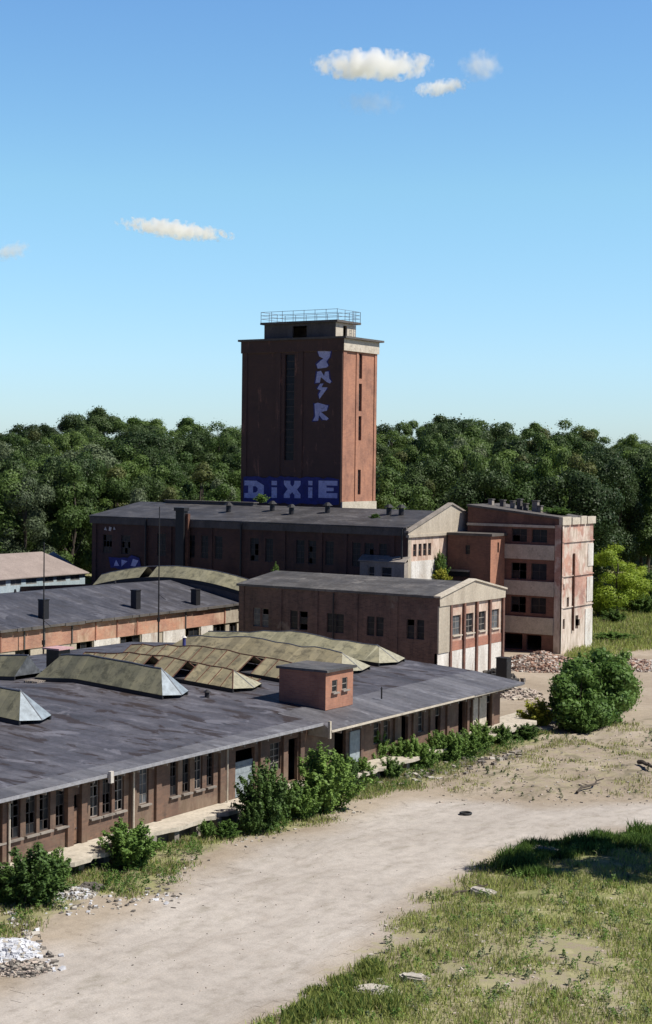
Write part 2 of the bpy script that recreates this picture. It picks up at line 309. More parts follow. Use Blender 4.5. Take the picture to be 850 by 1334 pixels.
# ground: sandy earth, greener where the vertex attribute says plants cover it
def m_ground(name, road=False):
    mt, nt, b = _mat(name)
    a = nt.nodes.new('ShaderNodeAttribute'); a.attribute_name = 'cover'
    sp = nt.nodes.new('ShaderNodeSeparateColor'); nt.links.new(a.outputs['Color'], sp.inputs[0])
    f1 = noi(nt, 0.09, 9, 0.62, pos(nt), 0.4); f2 = noi(nt, 1.1, 8, 0.72, pos(nt)); f3 = noi(nt, 9.0, 4, 0.7, pos(nt))
    sand = ramp(nt, f1, [(0.3, (0.29, 0.238, 0.18)), (0.55, (0.36, 0.302, 0.235)), (0.75, (0.43, 0.37, 0.3))]).outputs[0]
    roadc = ramp(nt, f1, [(0.3, (0.375, 0.338, 0.3)), (0.52, (0.435, 0.396, 0.355)), (0.75, (0.49, 0.45, 0.405))]).outputs[0]
    # faint wheel tracks and scrapes running along the track
    f4 = noi(nt, 0.5, 8, 0.65, pos(nt, (1.0, 0.3, 1)), 1.6)
    roadc = mix(nt, 0.75, roadc, ramp(nt, f4, [(0.34, (0.84, 0.82, 0.8)), (0.5, (1,) * 3), (0.64, (1.1, 1.1, 1.1))]).outputs[0], 'MULTIPLY')
    base = mix(nt, sp.outputs[1], sand, roadc)
    base = mix(nt, 0.85, base, ramp(nt, f2, [(0.25, (0.7, 0.68, 0.66)), (0.5, (1,) * 3), (0.75, (1.14, 1.12, 1.1))]).outputs[0], 'MULTIPLY')
    base = mix(nt, 0.7, base, ramp(nt, f3, [(0.3, (0.78,) * 3), (0.7, (1.14,) * 3)]).outputs[0], 'MULTIPLY')
    grn = ramp(nt, f2, [(0.3, (0.13, 0.15, 0.055)), (0.48, (0.23, 0.235, 0.1)), (0.66, (0.36, 0.32, 0.2))]).outputs[0]
    ad = nt.nodes.new('ShaderNodeMath'); ad.operation = 'MULTIPLY_ADD'; nt.links.new(f2, ad.inputs[0]); ad.inputs[1].default_value = 1.3
    sb = nt.nodes.new('ShaderNodeMath'); sb.operation = 'SUBTRACT'; nt.links.new(sp.outputs[0], sb.inputs[0]); sb.inputs[1].default_value = 0.65
    nt.links.new(sb.outputs[0], ad.inputs[2])
    k = ramp(nt, ad.outputs[0], [(0.35, (0,) * 3), (0.6, (1,) * 3)]).outputs[0]
    col = mix(nt, k, base, grn)
    # dark damp/rubbly earth
    col = mix(nt, ramp(nt, ad.outputs[0], [(0.3, (0,) * 3), (0.36, (0,) * 3)]).outputs[0], col, (0.1, 0.09, 0.07))
    dk = nt.nodes.new('ShaderNodeMath'); dk.operation = 'MULTIPLY'; nt.links.new(sp.outputs[2], dk.inputs[0]); nt.links.new(ramp(nt, noi(nt, 0.7, 8, 0.7, pos(nt, (1, 0.6, 1)), 0.7), [(0.5, (0,) * 3), (0.6, (0.75,) * 3)]).outputs[0], dk.inputs[1])
    col = mix(nt, dk.outputs[0], col, (0.17, 0.15, 0.1))
    nt.links.new(col, b.inputs['Base Color']); b.inputs['Roughness'].default_value = 0.95
    b.inputs['Specular IOR Level'].default_value = 0.15
    hsum = mix(nt, 0.5, f2, f3)
    bump(nt, b, hsum, 0.5, 0.07)
    return mt
M['ground'] = m_ground('sandy_earth')

# ------------------------------------------------------------------ mesh helpers
class MB:
    def __init__(s): s.v = []; s.f = []; s.mi = []; s.mats = []
    def m(s, mat):
        if mat not in s.mats: s.mats.append(mat)
        return s.mats.index(mat)
    def poly(s, pts, mat):
        i = len(s.v); s.v += [tuple(p) for p in pts]; s.f.append(tuple(range(i, i + len(pts)))); s.mi.append(s.m(mat))
    def box(s, x0, x1, y0, y1, z0, z1, mat, top=None):
        i = len(s.v)
        s.v += [(x0, y0, z0), (x1, y0, z0), (x1, y1, z0), (x0, y1, z0), (x0, y0, z1), (x1, y0, z1), (x1, y1, z1), (x0, y1, z1)]
        for k, f in enumerate(((0, 3, 2, 1), (4, 5, 6, 7), (0, 1, 5, 4), (1, 2, 6, 5), (2, 3, 7, 6), (3, 0, 4, 7))):
            s.f.append(tuple(i + q for q in f)); s.mi.append(s.m(top if (top and k == 1) else mat))
    def slab(s, pts, th, mat):     # pts: top outline, thickness downward
        n = len(pts); i = len(s.v)
        s.v += [tuple(p) for p in pts] + [(p[0], p[1], p[2] - th) for p in pts]
        s.f.append(tuple(range(i, i + n))); s.f.append(tuple(range(i + 2 * n - 1, i + n - 1, -1)))
        for k in range(n): s.f.append((i + k, i + n + k, i + n + (k + 1) % n, i + (k + 1) % n))
        s.mi += [s.m(mat)] * (n + 2)
    def tube(s, a, b, r, mat, n=8, r2=None):
        a, b = Vector(a), Vector(b); r2 = r if r2 is None else r2
        d = (b - a).normalized(); u = d.orthogonal().normalized(); w = d.cross(u); i = len(s.v)
        for k in range(n):
            t = 2 * math.pi * k / n; o = u * math.cos(t) + w * math.sin(t)
            s.v.append(tuple(a + o * r)); s.v.append(tuple(b + o * r2))
        for k in range(n):
            j = (k + 1) % n; s.f.append((i + 2 * k, i + 2 * j, i + 2 * j + 1, i + 2 * k + 1)); s.mi.append(s.m(mat))
        s.f.append(tuple(i + 2 * k for k in range(n))[::-1]); s.f.append(tuple(i + 2 * k + 1 for k in range(n))); s.mi += [s.m(mat)] * 2
    def mesh(s, name, origin=(0, 0, 0)):
        me = bpy.data.meshes.new(name); o = Vector(origin)
        me.from_pydata([tuple(Vector(v) - o) for v in s.v], [], s.f); 
        for mt in s.mats: me.materials.append(mt)
        me.polygons.foreach_set('material_index', s.mi); me.update()
        return me

def link(name, me, parent=None, loc=(0, 0, 0), rz=0):
    o = bpy.data.objects.new(name, me); COL.objects.link(o); o.location = loc; o.rotation_euler = (0, 0, rz)
    if parent is not None: o.parent = parent
    return o
def tag(o, label=None, cat=None, group=None, kind=None):
    if label: o['label'] = label
    if cat: o['category'] = cat
    if group: o['group'] = group
    if kind: o['kind'] = kind
    return o
def thing(name, label, cat, loc, group=None, rz=0):
    o = bpy.data.objects.new(name, None); COL.objects.link(o); o.location = loc; o.rotation_euler = (0, 0, rz)
    o.empty_display_size = 0.5
    return tag(o, label, cat, group)
def part(name, mb, root):         # mesh given in world coordinates, root unrotated
    return link(name, mb.mesh(name, root.location), root)
def sub(name, mb, root, par, off=(0, 0, 0)):
    return link(name, mb.mesh(name, Vector(root.location) + Vector(off)), par)

# wall with holes. axis 'x': plane y=c facing -Y, runs along x.  axis 'y': plane x=c facing +X, runs along y.
def wall(mb, axis, c, a0, a1, z0, z1, holes, mat, depth=0.3, top=None, reveal=None):
    """top: optional function a -> z giving a sloping top above z1"""
    A = sorted(set([a0, a1] + [h[0] for h in holes] + [h[1] for h in holes]))
    Z = sorted(set([z0, z1] + [h[2] for h in holes] + [h[3] for h in holes]))
    P = (lambda a, z, d=0: (a, c + d, z)) if axis == 'x' else (lambda a, z, d=0: (c - d, a, z))
    for i in range(len(A) - 1):
        for j in range(len(Z) - 1):
            ac, zc = (A[i] + A[i + 1]) / 2, (Z[j] + Z[j + 1]) / 2
            if ac < a0 or ac > a1 or zc < z0 or zc > z1: continue
            if any(h[0] < ac < h[1] and h[2] < zc < h[3] for h in holes): continue
            mb.poly([P(A[i], Z[j]), P(A[i + 1], Z[j]), P(A[i + 1], Z[j + 1]), P(A[i], Z[j + 1])], mat)
    rv = reveal or mat
    for h in holes:
        l, r_, b, t = h[:4]
        mb.poly([P(l, b), P(l, t), P(l, t, depth), P(l, b, depth)], rv)
        mb.poly([P(r_, b), P(r_, b, depth), P(r_, t, depth), P(r_, t)], rv)
        mb.poly([P(l, t), P(r_, t), P(r_, t, depth), P(l, t, depth)], rv)
        mb.poly([P(l, b), P(l, b, depth), P(r_, b, depth), P(r_, b)], rv)
    if top: mb.poly([P(a0, z1), P(a1, z1)] + [P(a, z) for a, z in top], mat)

_wc = {}
def window_meshes(w, h, nx, nz, fm, gm, broken=False, sill=None):
    key = (round(w, 2), round(h, 2), nx, nz, fm, gm, broken, sill)
    if key in _wc: return _wc[key]
    f = MB(); t = 0.07
    f.box(0, w, -0.04, 0.04, 0, t, M[fm]); f.box(0, w, -0.04, 0.04, h - t, h, M[fm])
    f.box(0, t, -0.042, 0.042, t, h - t, M[fm]); f.box(w - t, w, -0.042, 0.042, t, h - t, M[fm])
    for k in range(1, nx): x = w * k / nx; f.box(x - 0.035, x + 0.035, -0.038, 0.038, t, h - t, M[fm])
    for k in range(1, nz): z = h * k / nz; f.box(t, w - t, -0.036, 0.036, z - 0.03, z + 0.03, M[fm])
    p = MB(); rr = random.Random(int(w * 100 + h * 37))
    for i in range(nx):
        for j in range(nz):
            if broken and rr.random() < 0.45: continue
            p.box(w * i / nx + .02, w * (i + 1) / nx - .02, -0.008, 0.008, h * j / nz + .02, h * (j + 1) / nz - .02, M[gm])
    if not p.f: p.box(t, w / nx, -0.008, 0.008, t, h / nz, M[gm])
    sm = None
    if sill:
        s2 = MB(); s2.box(-0.1, w + 0.1, -0.3, 0.0, -0.12, 0.0, M[sill]); sm = s2.mesh('sill')
    _wc[key] = (f.mesh('window'), p.mesh('pane'), sm); return _wc[key]
def add_window(root, axis, c, h, nx=2, nz=3, fm='frame_d', gm='glass', broken=False, sill=None, rec=0.18, name='window'):
    """h = (a0, a1, z0, z1) in world"""
    fme, pme, sme = window_meshes(h[1] - h[0], h[3] - h[2], nx, nz, fm, gm, broken, sill)
    o = Vector(root.location)
    if axis == 'x': loc = Vector((h[0], c + rec, h[2])) - o; rz = 0
    else: loc = Vector((c - rec, h[0], h[2])) - o; rz = R(90)
    w = link(name, fme, root, loc, rz)
    link('pane', pme, w)
    if sme: link('sill', sme, w, (0, -rec + 0.06, 0))
    return w

# =================================================================== SETTING: ground
def inpoly(x, y, P):
    c = False; j = len(P) - 1
    for i in range(len(P)):
        xi, yi = P[i]; xj, yj = P[j]
        if (yi > y) != (yj > y) and x < (xj - xi) * (y - yi) / (yj - yi) + xi: c = not c
        j = i
    return c
def polydist(x, y, P):
    best = 1e9; j = len(P) - 1
    for i in range(len(P)):
        ax, ay = P[j]; bx, by = P[i]; dx, dy = bx - ax, by - ay; L = dx * dx + dy * dy
        t = max(0, min(1, ((x - ax) * dx + (y - ay) * dy) / L)) if L else 0
        d = math.hypot(x - ax - dx * t, y - ay - dy * t); best = min(best, d); j = i
    return best if inpoly(x, y, P) else -best
def gp(pts): return [tuple(atZ(px, py, 0).xy) for px, py in pts]
G_GRASS = gp([(300, 1345), (400, 1318), (440, 1285), (485, 1250), (510, 1215), (535, 1190), (560, 1165), (600, 1148), (645, 1120), (700, 1106), (760, 1098), (850, 1085), (1100, 1075), (1300, 1200), (1300, 1500), (300, 1500)])
G_VERGE = gp([(-60, 1230), (0, 1170), (60, 1160), (110, 1118), (330, 1045), (480, 988), (640, 948), (720, 930), (715, 965), (640, 985), (560, 1020), (470, 1042), (380, 1085), (300, 1092), (245, 1130), (220, 1165), (120, 1170), (60, 1205), (0, 1225)])
G_MEADOW = gp([(742, 862), (780, 858), (830, 846), (1300, 838), (1300, 690), (742, 700)])
G_ROAD = gp([(-200, 1420), (0, 1290), (70, 1235), (190, 1185), (260, 1140), (320, 1108), (420, 1085), (480, 1060), (530, 1040), (600, 1040), (700, 1052), (850, 1046), (1200, 1040), (1200, 1068), (850, 1078), (760, 1090), (690, 1100), (640, 1112), (560, 1158), (530, 1180), (505, 1210), (475, 1245), (440, 1272), (400, 1305), (330, 1335), (200, 1500), (-200, 1500)])
G_ROUGH = gp([(560, 1020), (640, 985), (700, 965), (760, 948), (850, 935), (1100, 930), (1100, 1035), (850, 1040), (700, 1045), (600, 1032)])
TREE_D0, TREE_D1 = 285.0, 430.0
def depth_of(x, y): return x * _F.x + y * _F.y
def gh(x, y):
    h = 0.0
    D = depth_of(x, y)
    if D > TREE_D0:
        t = min(1, (D - TREE_D0) / (TREE_D1 - TREE_D0)); h += 17.0 * t * t * (3 - 2 * t)
    if x > -66 and D < 230:
        n = noise.noise(Vector((x * 0.11, y * 0.11, 3.1)))
        h += 0.10 * n + 0.03 * noise.noise(Vector((x * 0.7, y * 0.7, 1.0)))
        g = polydist(x, y, G_GRASS)
        if g > 0: h += min(0.6, g * 0.09) * (0.8 + 0.5 * n)
        r_ = polydist(x, y, G_ROUGH)
        if r_ > 0: h += min(0.45, r_ * 0.12) * (0.7 + 0.8 * n) + 0.28 * noise.noise(Vector((x * 0.4, y * 0.4, 6.0))) * min(1, r_)
    return h
def axis_vals(fine0, fine1, step, lo, hi):
    v = list(np.arange(fine0, fine1 + 1e-6, step)); s = step; x = fine0
    while x > lo: s *= 1.25; x -= s; v.insert(0, x)
    s = step; x = fine1
    while x < hi: s *= 1.25; x += s; v.append(x)
    return v
xs = axis_vals(-96, -26, 0.6, -5000, 4000); ys = axis_vals(50, 212, 0.75, -3000, 6000)
verts = []; cov = []
for yy in ys:
    for xx in xs:
        verts.append((xx, yy, gh(xx, yy)))
        jx = xx + 1.3 * noise.noise(Vector((xx * .3, yy * .3, 9))); jy = yy + 1.3 * noise.noise(Vector((xx * .3, yy * .3, 19)))
        g = 0.0; rd = 0.0; dk = 0.0
        D = depth_of(xx, yy)
        if D > 285 or xx < -112: g = 1.0
        elif -112 < xx < 40 and yy > 40:
            a = polydist(jx, jy, G_GRASS); b = polydist(jx, jy, G_VERGE); c = polydist(jx, jy, G_MEADOW); q = polydist(jx, jy, G_ROUGH)
            pxy = proj(xx, yy, 0); cap = .5 if (560 < pxy[0] < 830 and 1215 < pxy[1]) else .8
            g = max(min(cap, max(0, 0.4 + a * 0.1)) if a > -2.5 else 0, min(0.62, max(0, 0.35 + b * 0.2)), min(0.95, max(0, 0.5 + c * 0.12)), min(0.36, max(0, q * 0.2)))
            dk = min(1, max(0, 0.5 + max(b, q) * 0.5))
            e = polydist(jx, jy, G_ROAD); rd = min(1, max(0, 0.4 + e * 0.35))
            if e > 0.4: g *= 0.1
        cov.append((g, rd, dk, 1))
nx_, ny_ = len(xs), len(ys)
import bisect
_gh = gh
def gh(x, y):
    i = min(nx_ - 2, max(0, bisect.bisect_right(xs, x) - 1)); j = min(ny_ - 2, max(0, bisect.bisect_right(ys, y) - 1))
    u = (x - xs[i]) / (xs[i + 1] - xs[i]); v = (y - ys[j]) / (ys[j + 1] - ys[j]); z = lambda a, b: verts[b * nx_ + a][2]
    return (z(i, j) * (1 - u) + z(i + 1, j) * u) * (1 - v) + (z(i, j + 1) * (1 - u) + z(i + 1, j + 1) * u) * v
faces = [(j * nx_ + i, j * nx_ + i + 1, (j + 1) * nx_ + i + 1, (j + 1) * nx_ + i) for j in range(ny_ - 1) for i in range(nx_ - 1)]
me = bpy.data.meshes.new('ground'); me.from_pydata(verts, [], faces)
at = me.color_attributes.new('cover', 'FLOAT_COLOR', 'POINT'); at.data.foreach_set('color', np.array(cov, dtype=np.float32).ravel())
me.materials.append(M['ground']); me.polygons.foreach_set('use_smooth', [True] * len(me.polygons))
tag(link('ground', me), kind='structure')

# the driven dirt road: a thin sheet with a ragged edge, same earth
step = 0.35
X0, X1, Y0, Y1 = -66, -20, 48, 126
nxr, nyr = int((X1 - X0) / step), int((Y1 - Y0) / step)
TRACKS = [gp(t) for t in ([(-40, 1400), (120, 1290), (300, 1180), (470, 1110), (620, 1078), (900, 1060)], [(200, 1420), (330, 1290), (430, 1190), (540, 1120), (700, 1075), (900, 1052)], [(60, 1330), (240, 1220), (360, 1120), (520, 1065), (640, 1046)])]
idx = {}; rv = []; rc = []; rf = []
def rvert(i, j):
    if (i, j) not in idx:
        x, y = X0 + i * step, Y0 + j * step
        idx[(i, j)] = len(rv); rv.append((x, y, gh(x, y) + 0.012))
        jx = x + 1.3 * noise.noise(Vector((x * .3, y * .3, 9))); jy = y + 1.3 * noise.noise(Vector((x * .3, y * .3, 19)))
        e = polydist(jx, jy, G_ROAD)
        tr = 0
        for T in TRACKS:
            for (ax, ay), (bx, by) in zip(T, T[1:]):
                dx, dy = bx - ax, by - ay; t = max(0, min(1, ((x - ax) * dx + (y - ay) * dy) / (dx * dx + dy * dy))); dd = math.hypot(x - ax - dx * t, y - ay - dy * t)
                for off in (.85, ): tr = max(tr, 1 - abs(dd - off) / .38)
        rc.append((0, min(1, max(0, 0.4 + e * 0.35)), .5 * max(0, tr), 1))
    return idx[(i, j)]
for j in range(nyr):
    for i in range(nxr):
        x, y = X0 + (i + .5) * step, Y0 + (j + .5) * step
        nn = 1.3 * noise.noise(Vector((x * .35, y * .35, 5))) + 0.5 * noise.noise(Vector((x * 1.5, y * 1.5, 2)))
        if polydist(x, y, G_ROAD) + nn > 0.9: rf.append((rvert(i, j), rvert(i + 1, j), rvert(i + 1, j + 1), rvert(i, j + 1)))
me = bpy.data.meshes.new('dirt_road'); me.from_pydata(rv, [], rf)
at = me.color_attributes.new('cover', 'FLOAT_COLOR', 'POINT'); at.data.foreach_set('color', np.array(rc, dtype=np.float32).ravel())
me.materials.append(M['ground']); me.polygons.foreach_set('use_smooth', [True] * len(me.polygons))
tag(link('dirt_road', me), kind='structure')

# =================================================================== TOWER
TX0, TX1, TY0, TY1 = -156.3, -136.8, 215.0, 225.2
tw = thing('brick_tower', 'tall dark brick tower with railed penthouse rising behind the long building', 'tower', (TX0, TY0, 0))
mb = MB()
slits = [(219.9, 220.8, 39.2, 43.2), (219.9, 220.8, 34.0, 38.4), (219.9, 220.8, 29.3, 33.2), (219.9, 220.8, 20.6, 24.6)]
wall(mb, 'y', TX1, TY0, TY1, 0, 43.4, slits, M['brick_tower'], 0.5)
zc = [(-147.9, -146.0, 26.0, 43.0)]
wall(mb, 'x', TY0, TX0, TX1, 0, 43.4, zc, M['brick_tower_shaded'], 0.35)
mb.poly([(TX0, TY1, 0), (TX0, TY0, 0), (TX0, TY0, 43.4), (TX0, TY1, 43.4)], M['brick_tower'])
mb.poly([(TX1, TY1, 0), (TX0, TY1, 0), (TX0, TY1, 43.4), (TX1, TY1, 43.4)], M['brick_tower'])
# corner pilasters and shallow wall panels
for a, b in ((TX0, TX0 + 1.0), (-149.6, -148.6), (-145.3, -144.3), (TX1 - 1.0, TX1)): mb.box(a, b, TY0 - 0.16, TY0 - 0.002, 0, 43.4, M['brick_tower_shaded'])
for a, b in ((TY0, TY0 + 1.0), (TY0 + 3.9, TY0 + 4.5), (TY1 - 0.7, TY1)): mb.box(TX1 + 0.002, TX1 + 0.14, a, b, 19.55, 43.4, M['brick_tower'])
mb.box(TX1 + 0.004, TX1 + 0.3, TY0 - 0.1, TY1 + 0.1, 0, 19.5, M['conc_light'])
part('wall', mb, tw)
mb = MB(); mb.box(-147.85, -146.05, TY0 + 0.35, TY0 + 0.45, 26, 43, M['glass'])
for k in range(1, 14): mb.box(-147.85, -146.05, TY0 + 0.3, TY0 + 0.36, 26 + k * 1.22, 26.14 + k * 1.22, M['frame_d'])
part('stair_window_strip', mb, tw)
for s in slits: add_window(tw, 'y', TX1, s, 1, 5, 'frame_d', 'glass', rec=0.35)
mb = MB(); mb.box(TX0 - 0.15, TX1 + 0.35, TY0 - 0.25, TY1 + 0.3, 43.4, 45.3, M['conc_light']); 
co = part('cornice', mb, tw)
mb = MB(); mb.box(TX0 - 0.16, TX1 + 0.36, TY0 - 0.29, TY0 - 0.251, 43.39, 45.297, M['brick_tower_shaded'])  # dark sheet over the pale cornice, shade of this side put into colour
sub('cornice_shade_facing', mb, tw, co)
mb = MB(); mb.box(TX0 - 0.6, TX1 + 0.9, TY0 - 0.6, TY1 + 0.9, 45.3, 45.62, M['conc_dark']); part('roof_slab', mb, tw)
# penthouse
PX0, PX1, PY0, PY1 = -154.0, -140.0, 217.8, 223.9
mb = MB()
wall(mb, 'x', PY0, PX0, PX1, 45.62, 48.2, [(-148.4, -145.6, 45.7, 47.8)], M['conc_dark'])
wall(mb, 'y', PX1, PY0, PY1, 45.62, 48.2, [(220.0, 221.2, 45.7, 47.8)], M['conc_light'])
mb.poly([(PX0, PY1, 45.6), (PX0, PY0, 45.6), (PX0, PY0, 48.2), (PX0, PY1, 48.2)], M['conc']); mb.poly([(PX1, PY1, 45.6), (PX0, PY1, 45.6), (PX0, PY1, 48.2), (PX1, PY1, 48.2)], M['conc'])
part('penthouse_wall', mb, tw)
mb = MB(); mb.box(PX0 - 0.5, PX1 + 0.6, PY0 - 0.5, PY1 + 0.6, 48.2, 48.55, M['conc_dark']); part('penthouse_roof', mb, tw)
mb = MB()
def rail(pts, z, n):
    for k in range(len(pts) - 1):
        a, b = Vector((*pts[k], z)), Vector((*pts[k + 1], z))
        for hh in (1.7, 1.15, 0.6): mb.tube(a + Vector((0, 0, hh)), b + Vector((0, 0, hh)), 0.035, M['metal_grey'], 5)
        cnt = max(1, int((b - a).length / n))
        for q in range(cnt + 1):
            p = a.lerp(b, q / cnt); mb.tube(p, p + Vector((0, 0, 1.75)), 0.045, M['metal_grey'], 5)
rail([(PX0 - .4, PY0 - .4), (PX1 + .5, PY0 - .4), (PX1 + .5, PY1 + .5), (PX0 - .4, PY1 + .5), (PX0 - .4, PY0 - .4)], 48.55, 2.1)
part('railing', mb, tw)
mb = MB()   # ladder cage on the penthouse corner
for k in range(9): mb.tube((PX1 + .62, 222.2, 45.7 + k * .45), (PX1 + .62, 222.8, 45.7 + k * .45), 0.03, M['metal_grey'], 5)
for yv in (222.2, 222.8): mb.tube((PX1 + .62, yv, 45.6), (PX1 + .62, yv, 50.3), 0.04, M['metal_grey'], 5)
part('ladder', mb, tw)
# graffiti: blue block with block letters, and a vertical tag
def on_face(px, py, off): p = atY(px, py, TY0 - off); return (p.x, p.z)
def glyph(mbx, polys, x0, z0, w, h, y, th, mat):
    for P in polys:
        pts = [(x0 + u * w, z0 + v * h) for u, v in P]
        i = len(mbx.v); n = len(pts)
        mbx.v += [(a, y, b) for a, b in pts] + [(a, y + th, b) for a, b in pts]
        mbx.f.append(tuple(range(i, i + n))); mbx.mi.append(mbx.m(mat))
        for k in range(n): mbx.f.append((i + k, i + n + k, i + n + (k + 1) % n, i + (k + 1) % n)); mbx.mi.append(mbx.m(mat))
YF = TY0 - 0.163
mb = MB()
a = on_face(317, 656, .2); b = on_face(442, 623, .2)
rr = random.Random(3); outline = []
for k in range(26): outline.append((a[0] + (b[0] - a[0]) * k / 25, b[1] + rr.uniform(-.2, .2)))
for k in range(26): outline.append((b[0] - (b[0] - a[0]) * k / 25, a[1] + 0.2 + rr.uniform(-.15, .15)))
glyph(mb, [outline], 0, 0, 1, 1, YF - 0.01, 0.005, M['paint_blue'])
gb = part('graffiti_backing', mb, tw)
LET = {
 'D': [[(0, 0), (.62, 0), (1, .25), (1, .75), (.62, 1), (0, 1), (0, .72), (.2, .72), (.2, .28), (0, .28)]],
 'i': [[(.1, 0), (.9, 0), (.9, .62), (.1, .62)], [(.1, .74), (.9, .74), (.9, 1), (.1, 1)]],
 'X': [[(0, 0), (.36, 0), (.36, .18), (.5, .34), (.64, .18), (.64, 0), (1, 0), (1, .22), (.78, .5), (1, .78), (1, 1), (.62, 1), (.62, .8), (.5, .66), (.38, .8), (.38, 1), (0, 1), (0, .78), (.22, .5), (0, .22)]],
 'E': [[(0, 0), (1, 0), (1, .3), (.42, .28), (.42, .4), (.8, .4), (.8, .6), (.42, .6), (.42, .73), (1, .72), (1, 1), (0, 1)]],
}
mb = MB()
for ch, l, r_ in (('D', 318.5, 344), ('i', 353, 362), ('X', 370, 392), ('i', 401, 408), ('E', 415, 440)):
    p0 = on_face(l, 648.5, .2); p1 = on_face(r_, 626.5, .2)
    glyph(mb, LET[ch], p0[0], p0[1], p1[0] - p0[0], p1[1] - p0[1], YF - 0.03, 0.006, M['paint_lav'])
part('graffiti_lettering', mb, tw)
mb = MB()
p0 = on_face(337-7, 641.5, .2); p1 = on_face(337 - 1, 633.5, .2)
glyph(mb, [[(0, 0), (.6, 0), (1, .3), (1, .7), (.6, 1), (0, 1)]], p0[0], p0[1], p1[0] - p0[0], p1[1] - p0[1], YF - 0.045, 0.006, M['paint_blue'])
part('graffiti_letter_hole', mb, tw)
def zp(u, v): return on_face(395 + u / 11.6, 445 + v / 11.6, .2)
VT = [  # vertical tag traced letter by letter: 2, N, Y-like slash, R
 [(215, 150), (245, 130), (300, 138), (410, 150), (395, 235), (372, 262), (345, 300), (375, 365), (350, 392), (215, 408), (195, 345), (255, 290), (300, 255), (240, 225)],
 [(205, 455), (262, 440), (310, 520), (325, 455), (378, 450), (388, 560), (420, 600), (400, 632), (350, 610), (262, 535), (245, 620), (180, 622)],
 [(250, 635), (300, 632), (272, 690), (360, 692), (330, 745), (240, 868), (228, 800), (262, 735), (205, 715)],
 [(165, 940), (215, 922), (372, 968), (350, 1045), (262, 1062), (378, 1160), (350, 1190), (290, 1180), (232, 1110), (222, 1195), (140, 1195), (175, 1130)],
]
VB = [[(u + (18 if u > 290 else -18), v + (14 if v % 7 > 3 else -14)) for u, v in P] for P in VT]
mb = MB()
for P in VB: glyph(mb, [[zp(u, v) for u, v in P]], 0, 0, 1, 1, YF + 0.145, 0.004, M['paint_blue'])
part('tag_shadow_paint', mb, tw)
mb = MB()
for P in VT: glyph(mb, [[zp(u, v) for u, v in P]], 0, 0, 1, 1, YF + 0.13, 0.004, M['paint_lav'])
part('vertical_tag_lettering', mb, tw)

# =================================================================== LONG BUILDING
LX0, LX1, LY0, LY1 = -163.6, -108.0, 186.5, 210.0
lb = thing('long_factory_hall', 'long dark brick hall with low gabled roof at the foot of the tower', 'building', (LX0, LY0, 0))
EZ = 16.85; RZ = 19.15; MY = (LY0 + LY1) / 2
holes = []
def wx(l, r_, zb, zt): x0 = atY(l, 715, LY0).x; x1 = atY(r_, 715, LY0).x; return (x0, x1, zb, zt)
wl_ = [(205, 216), (245, 254), (262, 272), (280, 290), (326, 337), (346, 356), (386, 397), (402, 412), (424, 435), (459, 470), (475, 487), (494, 504)]
for l, r_ in wl_: holes.append(wx(l, r_, 11.6, 14.9))
for l, r_ in ((134, 146), (158, 170)): holes.append(wx(l, r_, 11.6, 14.4))
mb = MB(); wall(mb, 'x', LY0, LX0, LX1, 0, EZ - 0.8, holes, M['brick_dark'], 0.35)
pw = []
for (l, r_) in ((538.5, 543), (545.5, 549.5), (551.5, 556), (558, 562)): pw.append((atX(l, 715, LX1).y, atX(r_, 715, LX1).y, 13.2, 14.9))
wall(mb, 'y', LX1, LY0, LY1, 0, 16.2, pw, M['brick_gable'], 0.3)
mb.poly([(LX0, LY1, 0), (LX0, LY0, 0), (LX0, LY0, EZ), (LX0, MY, RZ - .2), (LX0, LY1, EZ)], M['brick_dark'])
mb.poly([(LX1, LY1, 0), (LX0, LY1, 0), (LX0, LY1, EZ), (LX1, LY1, EZ)], M['brick_dark'])
for l in (124, 190, 222, 275, 312, 370, 418, 450, 512): x = atY(l, 715, LY0).x; mb.box(x - .35, x + .35, LY0 - 0.2, LY0 - 0.002, 0, EZ - 0.8, M['brick_dark'])
part('wall', mb, lb)
mb = MB(); mb.box(LX1 + 0.002, LX1 + 0.06, LY0 + 0.9, 197.6, 8.0, 12.6, M['white_wash']); part('whitewash_panel', mb, lb)
mb = MB(); mb.box(LX1 + 0.002, LX1 + 0.05, LY0 + 0.0, LY0 + 0.85, 8.0, 16.1, M['cream'])
mb.poly([(LX1 + .12, LY0 - .2, 16.2), (LX1 + .12, LY1, 16.2), (LX1 + .12, LY1, 16.8), (LX1 + .12, MY, 20.2), (LX1 + .12, LY0 - .2, 16.8)], M['cream'])
mb.box(LX1 - .2, LX1 + .3, LY0 - .25, LY1, 15.85, 16.2, M['cream'])
gbl = part('pediment', mb, lb)
mb = MB()   # coping slabs on the pediment
mb.slab([(LX1 - .4, LY0 - .4, 16.75), (LX1 + .3, LY0 - .4, 16.75), (LX1 + .3, MY, 20.35), (LX1 - .4, MY, 20.35)], 0.25, M['conc'])
mb.slab([(LX1 - .4, MY, 20.35), (LX1 + .3, MY, 20.35), (LX1 + .3, LY1 + .3, 16.75), (LX1 - .4, LY1 + .3, 16.75)], 0.25, M['conc'])
sub('coping', mb, lb, gbl)
mb = MB(); mb.box(LX0 - .2, LX1 - .1, LY0 - .35, LY0 - .004, EZ - .8, EZ + .35, M['conc_dark'], M['roof_grey']); part('cornice_band', mb, lb)
mb = MB()
mb.slab([(LX0 - .3, LY0 - .45, EZ + .36), (LX1 - .41, LY0 - .45, EZ + .36), (LX1 - .41, MY, RZ), (LX0 - .3, MY, RZ)], 0.2, M['roof_hall'])
